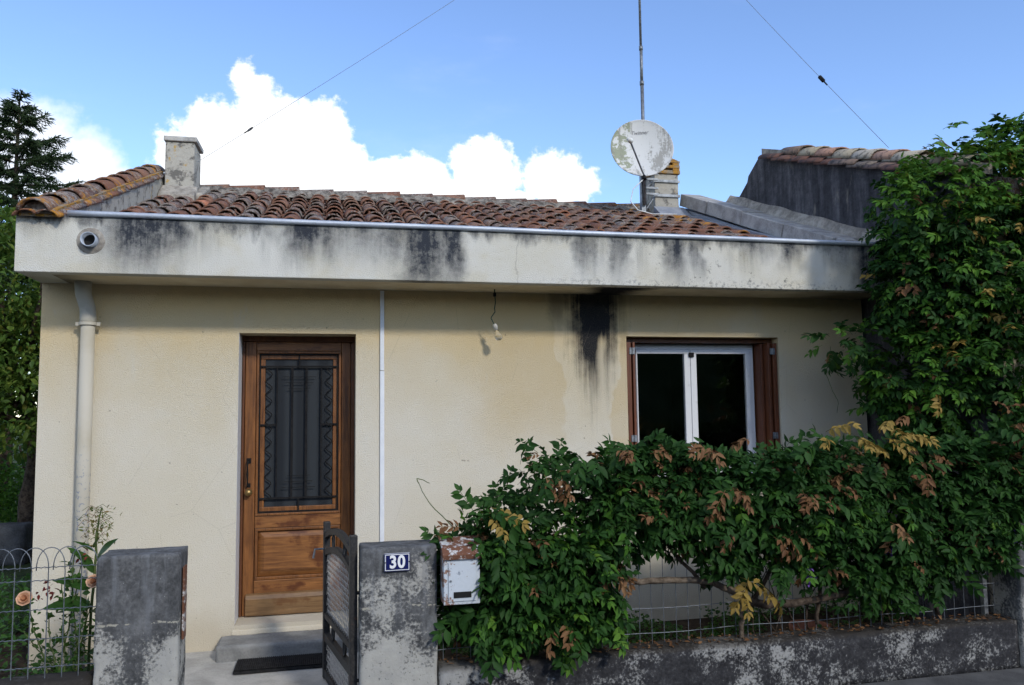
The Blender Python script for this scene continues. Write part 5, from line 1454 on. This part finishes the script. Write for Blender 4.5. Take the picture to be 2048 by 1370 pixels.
# ------------------------------------------------------------------ left garden: roses, dock, weeds
def frames(D, up=(0, 0, 1), roll=None):
    D = np.asarray(D, float); D = D / (np.linalg.norm(D, axis=1, keepdims=True) + 1e-9)
    U = np.asarray(up, float)[None]; Z = U - D * (D @ U[0])[:, None]
    bad = np.linalg.norm(Z, axis=1) < 1e-3; Z[bad] = (1, 0, 0)
    Z = Z / np.linalg.norm(Z, axis=1, keepdims=True); Y = np.cross(Z, D)
    if roll is not None:
        c, s_ = np.cos(roll)[:, None], np.sin(roll)[:, None]; Y, Z = Y * c + Z * s_, Z * c - Y * s_
    return np.stack([D, Y, Z], axis=2)

def scatter_leaves(name, owner, P, D, size, mat, kind=None, wide=0.5, rng=None, up=(0, 0, 1)):
    rng = rng or np.random.default_rng(3); n = len(P)
    V0, F0 = leaflet(1.0, wide, 0.15); l = size * rng.uniform(0.6, 1.35, n)
    Rm = frames(D, up, rng.normal(0, 0.6, n))
    V = np.einsum('nij,kj->nki', Rm, V0) * l[:, None, None] + np.asarray(P)[:, None, :]
    F = (F0[None] + (np.arange(n) * len(V0))[:, None, None]).reshape(-1, 3)
    T = np.repeat(rng.uniform(0, 1, n), len(V0)); base = np.array(ORG[owner.name]) if owner else np.zeros(3)
    o = bpy.data.objects.new(name, mesh_np(name, V.reshape(-1, 3) - base, F, mat, True, {'tint': T})); COL.objects.link(o)
    if owner: o.parent = owner
    if kind: o['kind'] = kind
    return o

rng = np.random.default_rng(77)
rose = thing('rose_bush', (-1.42, 4.95, 0.0), 'thin rose bush with two peach blooms behind the hoop-topped fence', 'bush')
tips = [(-1.58, 4.90, 0.73), (-1.33, 4.95, 0.92), (-1.42, 4.92, 0.80), (-1.28, 4.88, 0.70), (-1.24, 4.85, 0.82), (-1.50, 5.0, 0.62), (-1.36, 4.92, 1.0), (-1.62, 4.98, 0.55)]
lp, ld = [], []
for i, t in enumerate(tips):
    b0 = Vector((-1.40 + 0.02 * (i - 3), 4.95, 0.0)); t = Vector(t); mid = b0.lerp(t, 0.5) + Vector((random.uniform(-.04, .04), 0, 0.03))
    branch(rose, [b0, b0.lerp(mid, 0.5) + Vector((random.uniform(-.03, .03), 0, 0)), mid, mid.lerp(t, 0.55) + Vector((random.uniform(-.02, .02), 0, 0)), t], 0.006, 0.0025, 'green_stem', 'stem', 6, 0.004)
    for k in range(48):
        f = rng.uniform(0.2, 0.98); q = b0.lerp(mid, f * 2) if f < 0.5 else mid.lerp(t, f * 2 - 1)
        lp.append(np.array(q) + rng.normal(0, 0.028, 3)); ld.append(rng.normal(0, 1, 3) + np.array([0, -0.3, -0.1]))
scatter_leaves('leaves', rose, lp, ld, 0.038, 'weed_green', None, 0.6, rng)
q = [np.array((-1.47, 4.92, 0.76)) + rng.normal(0, 0.035, 3) for _ in range(26)] + [np.array((-1.31, 4.92, 0.93)) + rng.normal(0, 0.015, 3) for _ in range(7)]
scatter_leaves('young_leaves', rose, q, [rng.normal(0, 1, 3) for _ in q], 0.03, 'red_leaf', None, 0.5, rng)
def bloom(c, r):
    Vs, Fs, Ts, m = [], [], [], 0; rg = np.random.default_rng(int(abs(c[0]) * 1000))
    for ring, (n, rr, tl) in enumerate(((5, 0.35, 1.25), (7, 0.62, 0.85), (8, 0.9, 0.45))):
        for k in range(n):
            a = 2 * math.pi * (k + 0.5 * ring) / n
            V = np.array([(0, 0, 0), (0.5, 0.42, 0.12), (0.95, 0.34, 0.05), (1.05, 0, -0.02), (0.95, -0.34, 0.05), (0.5, -0.42, 0.12), (0.6, 0, -0.12)]) * r * (0.75 + 0.3 * rr)
            V = V @ roty(-tl).T @ rotz(a).T; Vs.append(V); Fs.append(np.array([(0, 6, 1), (1, 6, 2), (2, 6, 3), (3, 6, 4), (4, 6, 5), (5, 6, 0)]) + m); m += 7; Ts.append(np.full(7, np.clip(0.25 + 0.3 * ring + rg.uniform(-.2, .2), 0, 1)))
    V = np.concatenate(Vs) @ rotx(R(60)).T
    place('bloom', mesh_np('bloom', V, np.concatenate(Fs), 'rose_petal', True, {'tint': np.concatenate(Ts)}), c, None, rose)
bloom((-1.585, 4.88, 0.735), 0.043); bloom((-1.235, 4.83, 0.815), 0.040)

dock = thing('dock_plant', (-1.28, 5.0, 0.0), 'tall weedy plant with big oval leaves and a wispy seed head', 'plant')
branch(dock, [(-1.28, 5.0, 0.0), (-1.29, 4.99, 0.4), (-1.27, 4.97, 0.8), (-1.26, 4.95, 1.06), (-1.235, 4.95, 1.2)], 0.010, 0.004, 'green_stem', 'stem', 8, 0.004)
def bigleaf(p, d, l, wd, roll=0.0):
    n = 8; V = []; F = []
    for i in range(n + 1):
        t = i / n; h = wd * 0.5 * math.sin(math.pi * min(1, t ** 0.75)) ** 0.8 * (1 - 0.25 * t); z = -0.25 * l * t * t
        for s_, zz in ((-1, 0.10), (-0.5, 0.03), (0, 0), (0.5, 0.03), (1, 0.10)): V.append((l * t, s_ * h, z + zz * h * 2 + 0.06 * h * math.sin(9 * t + 2 * s_)))
    for i in range(n):
        for j in range(4): a = 5 * i + j; F.append((a, a + 1, a + 6, a + 5))
    V = 1.25 * np.array(V) @ frame_from(d, (0, -0.6, 1), roll).T
    return place('leaf', mesh_np('leaf', V, F, 'weed_green', True, {'tint': np.full(len(V), random.uniform(0.1, 0.6))}), p, None, dock)
for p, d, l, wd in [((-1.27, 4.96, 0.84), (-0.35, -0.45, 0.9), 0.17, 0.085), ((-1.26, 4.96, 0.90), (0.45, -0.5, 0.8), 0.16, 0.08), ((-1.28, 4.97, 0.76), (-0.9, -0.5, 0.55), 0.16, 0.085), ((-1.26, 4.95, 0.80), (0.9, -0.5, 0.3), 0.13, 0.08),
                    ((-1.28, 4.97, 0.66), (-0.8, -0.6, 0.3), 0.19, 0.10), ((-1.27, 4.96, 0.64), (0.6, -0.8, 0.2), 0.17, 0.09), ((-1.28, 4.98, 0.5), (0.9, -0.5, 0.45), 0.20, 0.05), ((-1.28, 4.98, 0.42), (0.9, -0.6, 0.15), 0.16, 0.09),
                    ((-1.27, 4.95, 0.98), (0.3, -0.5, 0.8), 0.10, 0.04), ((-1.27, 4.95, 0.96), (-0.6, -0.4, 0.7), 0.10, 0.035), ((-1.30, 4.98, 0.3), (-0.7, -0.6, 0.3), 0.18, 0.09)]: bigleaf(p, d, l, wd, random.uniform(-0.4, 0.4))
q, qd = [], []
for k in range(150):
    t = rng.uniform(); q.append(np.array((-1.265 + 0.03 * t + rng.normal(0, 0.035), 4.95 + rng.normal(0, 0.03), 0.99 + 0.21 * t))); qd.append(np.array((rng.normal(0.1, 0.8), rng.normal(-0.2, 0.6), rng.normal(0.2, 0.6))))
scatter_leaves('seed_head', dock, q, qd, 0.026, 'cloud_of_seed', 'stuff', 0.35, rng)
for k in range(26):
    a = Vector((-1.26 + rng.normal(0, 0.02), 4.95, 1.0 + 0.2 * rng.uniform())); dx = rng.choice((-1, 1)) * rng.uniform(0.04, 0.09)
    w = MB(); w.tube([a, a + Vector((dx * 0.6, -0.01, 0.025)), a + Vector((dx, -0.015, 0.012 - 0.03 * rng.uniform()))], 0.0013, 4); w.build('pod', 'brown_stem' if k % 2 else 'green_stem', dock)

sp = thing('seedling', (-0.66, 4.86, 0.03), 'small leafy weed at the foot of the left pillar beside the path', 'plant')
branch(sp, [(-0.66, 4.86, 0.0), (-0.65, 4.85, 0.05), (-0.64, 4.84, 0.10)], 0.005, 0.003, 'green_stem', 'stem', 5, 0.002)
q = [np.array((-0.63, 4.85, 0.07)) + rng.normal(0, 1, 3) * np.array((0.07, 0.05, 0.025)) for _ in range(34)]
scatter_leaves('leaves', sp, q, [np.array((rng.normal(0.3, 0.8), rng.normal(-0.3, 0.5), 0.3)) for _ in q], 0.055, 'wisteria_light', None, 0.55, rng)

P, D = [], []
while len(P) < 7000:
    x = rng.uniform(-4.4, -1.15); y = rng.uniform(4.78, 7.5)
    if x > -1.75 and y > 5.9: continue
    if x > -2.02 and y > 6.1: continue
    h = 0.20 + 0.30 * max(0, n1(x, y, 0, 1.6, 3) + 0.35)
    if x < -1.9: h += 0.12
    P.append(np.array((x, y, h * rng.uniform() ** 0.7))); D.append(np.array((rng.normal(), rng.normal(-0.3), rng.normal(0.3, 0.5))))
tag(scatter_leaves('garden_weeds', None, P, D, 0.048, 'weed_green', 'stuff', 0.5, rng), 'low dark green weeds behind the left fence', 'weeds')
P, D = [], []
while len(P) < 5500:
    x = rng.uniform(0.65, 4.35); y = rng.uniform(4.85, 6.12)
    n_ = n1(x, y, 0, 2.2, 6)
    if n_ < -0.25: continue
    P.append(np.array((x, y, 0.02 + (0.08 + 0.10 * max(0, n_)) * rng.uniform()))); D.append(np.array((rng.normal(), rng.normal(-0.3), rng.normal(0.1, 0.4))))
tag(scatter_leaves('ground_cover', None, P, D, 0.034, 'weed_green', 'stuff', 0.75, rng), 'low ivy-like ground cover along the foot of the house wall', 'ground cover')
P = [np.array((rng.uniform(0.62, 4.38), rng.uniform(4.52, 4.69), 0.312 + rng.uniform(0, 0.006))) for _ in range(420)]
tag(scatter_leaves('leaf_litter', None, P, [np.array((rng.normal(), rng.normal(), 0.08)) for _ in P], 0.03, 'wisteria_rust', 'stuff', 0.45, rng), 'dry fallen leaves scattered on top of the low wall', 'leaf litter')
pot = MB(); pot.lathe((3.30, 5.15, 0.0), (0, 0, 1), [(0.0, 0.0), (0.09, 0.0), (0.125, 0.15), (0.14, 0.15), (0.142, 0.19), (0.125, 0.19), (0.115, 0.14), (0.0, 0.13)], 24)
o = pot.build('flower_pot', 'terracotta', None, smooth=True); tag(o, 'terracotta flower pot on the soil behind the mesh fence', 'flower pot')

# ------------------------------------------------------------------ trees at the left
def leaf_cloud(owner, lobes, n, size, mat, name='crown', wide=0.55, shell=0.5, seed=1, hole=-0.45):
    rg = np.random.default_rng(seed); w_ = np.array([r[0] * r[2] * r[1] for c, r in lobes]) ** 0.7; w_ /= w_.sum(); P, D = [], []
    while len(P) < n:
        c, r = lobes[rg.choice(len(lobes), p=w_)]; v = rg.normal(0, 1, 3); v /= np.linalg.norm(v)
        p = np.array(c) + v * np.array(r) * rg.uniform(shell, 1.0) ** 0.6
        if n1(*p, 1.9, seed) + 0.6 * n1(*p, 5, seed + 1) < hole: continue
        P.append(p); D.append(v + rg.normal(0, 0.8, 3) + np.array((0, 0, -0.2)))
    return scatter_leaves(name, owner, P, D, size, mat, None, wide, rg)
tr = thing('fruit_tree', (-3.55, 11.0, 0.0), 'leafy garden tree with yellowing leaves left of the house', 'tree')
branch(tr, [(-3.55, 11.0, 0.0), (-3.58, 11.0, 0.6), (-3.52, 11.0, 1.2), (-3.62, 11.0, 1.8), (-3.9, 11.0, 2.6), (-4.0, 11, 3.4)], 0.13, 0.04, 'bark', 'trunk', 10, 0.015)
for a, b_, c in [((-3.52, 11, 1.2), (-3.1, 10.8, 1.9), (-2.8, 10.6, 2.6)), ((-3.62, 11, 1.8), (-4.3, 10.6, 2.1), (-5.0, 10.2, 2.2)), ((-3.7, 11, 2.1), (-3.4, 10.4, 2.7), (-3.2, 10.0, 3.3)), ((-3.6, 11, 1.6), (-4.0, 10.2, 1.9), (-4.6, 9.6, 2.4))]:
    branch(tr, [a, b_, c], 0.05, 0.012, 'bark', 'limb', 8, 0.02)
leaf_cloud(tr, [((-3.9, 10.8, 3.3), (1.5, 1.2, 0.95)), ((-3.4, 10.9, 2.5), (1.2, 1.1, 0.85)), ((-4.8, 10.4, 2.5), (1.1, 1.0, 0.8)), ((-4.4, 10.6, 3.9), (0.9, 0.8, 0.5)), ((-3.4, 10.5, 1.85), (1.2, 0.8, 0.6)), ((-2.9, 11.5, 3.0), (0.9, 0.8, 0.9))], 22000, 0.09, 'tree_green', 'crown', 0.5, 0.2, 9, -0.9)
for i, (lb, n, lab, mt) in enumerate([([((-5.2, 15.5, 1.0), (2.0, 1.0, 1.3)), ((-6.8, 15.5, 1.2), (1.4, 1.0, 1.6))], 7000, 'dark shrub at the back of the left garden behind the tree', 'weed_green'),
                                  ([((-4.0, 13.5, 0.5), (1.0, 0.8, 0.75)), ((-4.9, 13.2, 0.45), (0.7, 0.6, 0.6))], 4200, 'low bright shrub beside the foot of the garden tree', 'wisteria_light'),
                                  ([((-3.6, 17.5, 1.6), (2.2, 0.8, 1.9)), ((-8.5, 17.5, 1.8), (2.4, 0.8, 2.2))], 7000, 'tall hedge closing the far end of the left garden', 'weed_green')]):
    c0 = lb[0][0]; t = thing('shrub' if i < 2 else 'hedge', (c0[0], c0[1], 0), lab, 'shrub' if i < 2 else 'hedge')
    branch(t, [(c0[0], c0[1], 0), (c0[0] + 0.1, c0[1], c0[2] * 0.6), (c0[0], c0[1], c0[2] * 1.2)], 0.05, 0.02, 'bark', 'stem', 7)
    leaf_cloud(t, lb, n, 0.09 if i != 1 else 0.07, mt, 'crown', 0.55, 0.3, 40 + i, -0.7)
o = rough_box('stone_block', 'grey_stone', -3.82, -3.42, 10.45, 10.8, 0.0, 0.46, 0.06, 0.02, None, 0.02, 9); tag(o, 'rough grey stone block at the foot of the garden tree', 'stone')

spruce = thing('spruce_tree', (-5.62, 16.0, 0.0), 'dark spruce with drooping branches rising behind the left roof corner', 'tree')
branch(spruce, [(-5.62, 16, 0), (-5.62, 16, 2.5), (-5.62, 16, 5), (-5.60, 16, 7.55)], 0.16, 0.012, 'bark', 'trunk', 10, 0.01)
rg = np.random.default_rng(12); SPN = []
def spindle(p, d, l, r): SPN.append((*p, *d, l, r))
bz = 1.2; bi = 0
bz = 2.6
while bz < 7.5:
    Lb = min(2.2, 0.16 + (7.62 - bz) * 0.50) * rg.uniform(0.5, 1.2)
    a = bi * 2.399 + rg.uniform(-0.3, 0.3); h = np.array((math.cos(a), math.sin(a), 0))
    rise = 0.75 if bz > 6.8 else 0.30
    pts = []
    for i in range(9):
        t = i / 8; pts.append(np.array((-5.61, 16, bz)) + h * Lb * t + np.array((0, 0, Lb * (rise * t - 0.42 * t * t + 0.34 * t ** 3.2 * (1 if bz < 6.8 else 0.6)))))
    w = MB(); w.tube([tuple(p) for p in pts], [0.022 * (1 - 0.8 * i / 8) * min(1, Lb) + 0.003 for i in range(9)], 5); w.build('branch', 'bark', spruce)
    n = int(8 + Lb * 30)
    for k in range(n):
        t = rg.uniform(0.12, 1.0); p = np.array([np.interp(t, np.linspace(0, 1, 9), np.array(pts)[:, j]) for j in range(3)])
        side = np.cross(h, (0, 0, 1)) * rg.choice((-1, 1)); tl = Lb * (0.10 + 0.26 * (1 - t)) + 0.10
        dd = h * 0.75 + side * rg.uniform(0.5, 1.0) + np.array((0, 0, rg.uniform(-0.5, 0.05)))
        dd /= np.linalg.norm(dd)
        for s_ in np.arange(0, tl, 0.045):
            q = p + dd * s_ + np.array((0, 0, -0.25 * s_ * s_))
            for e in range(2): spindle(q, dd + rg.normal(0, 0.45, 3) + np.array((0, 0, -0.1)), rg.uniform(0.07, 0.14), 0.010)
    for t in np.linspace(0.2, 1.0, int(8 + Lb * 14)):
        p = np.array([np.interp(t, np.linspace(0, 1, 9), np.array(pts)[:, j]) for j in range(3)])
        for e in range(4): spindle(p, h + rg.normal(0, 0.6, 3), rg.uniform(0.06, 0.11), 0.012)
    bz += 0.06 if bz < 6.5 else 0.045; bi += 1
for k in range(60): spindle(np.array((-5.60, 16, rg.uniform(6.9, 7.6))), np.array((rg.normal(0, 0.6), rg.normal(0, 0.6), 1.0)), rg.uniform(0.05, 0.10), 0.009)
SP = np.array(SPN); Rm = frames(SP[:, 3:6]); n_ = len(SP)
B = np.array([(0, 0, 0), (0.3, 1, 0), (0.3, -0.5, 0.87), (0.3, -0.5, -0.87), (1, 0, 0)])
LV = np.repeat(B[None], n_, 0); LV[:, :, 0] *= SP[:, 6:7]; LV[:, :, 1:] *= SP[:, 7:8, None]
V = np.einsum('nij,nkj->nki', Rm, LV) + SP[:, None, :3]
F = (np.array([(0, 1, 2), (0, 2, 3), (0, 3, 1), (4, 2, 1), (4, 3, 2), (4, 1, 3)])[None] + (np.arange(n_) * 5)[:, None, None]).reshape(-1, 3)
o = bpy.data.objects.new('needles', mesh_np('needles', V.reshape(-1, 3) - np.array((-5.62, 16, 0)), F, 'spruce_needles', True, {'tint': np.repeat(rg.uniform(0, 1, n_), 5)})); COL.objects.link(o); o.parent = spruce

# ------------------------------------------------------------------ unseen hedge added across the street to darken the pane reflections
hh = thing('added_hedge', (0, -11.0, 0.0), 'unseen hedge added across the street to darken the window reflections', 'hedge')
V, F = [], []; nx_, nz_ = 120, 14
for i in range(nx_ + 1):
    for k in range(nz_ + 1):
        t = k / nz_; V.append((-30 + 60 * i / nx_, -10.2 - 1.0 * max(0, t - 0.85) / 0.15 * 0.9, 4.6 * min(1, t / 0.92)))
V = np.array(V); V[:, 1] += 0.35 * vnoise(V, 1.1, 1) + 0.15 * vnoise(V, 3, 2); V[:, 2] += (0.5 * vnoise(V, 0.4, 3) + 0.2 * vnoise(V, 2.0, 4)) * (V[:, 2] > 1)
F = [(i * (nz_ + 1) + k, i * (nz_ + 1) + k + 1, (i + 1) * (nz_ + 1) + k + 1, (i + 1) * (nz_ + 1) + k) for i in range(nx_) for k in range(nz_)]
o = bpy.data.objects.new('foliage', mesh_np('hedge_face', V - np.array((0, -11.0, 0)), F, 'spruce_needles', True, {'tint': np.random.default_rng(1).uniform(0, 0.6, len(V))})); COL.objects.link(o); o.parent = hh
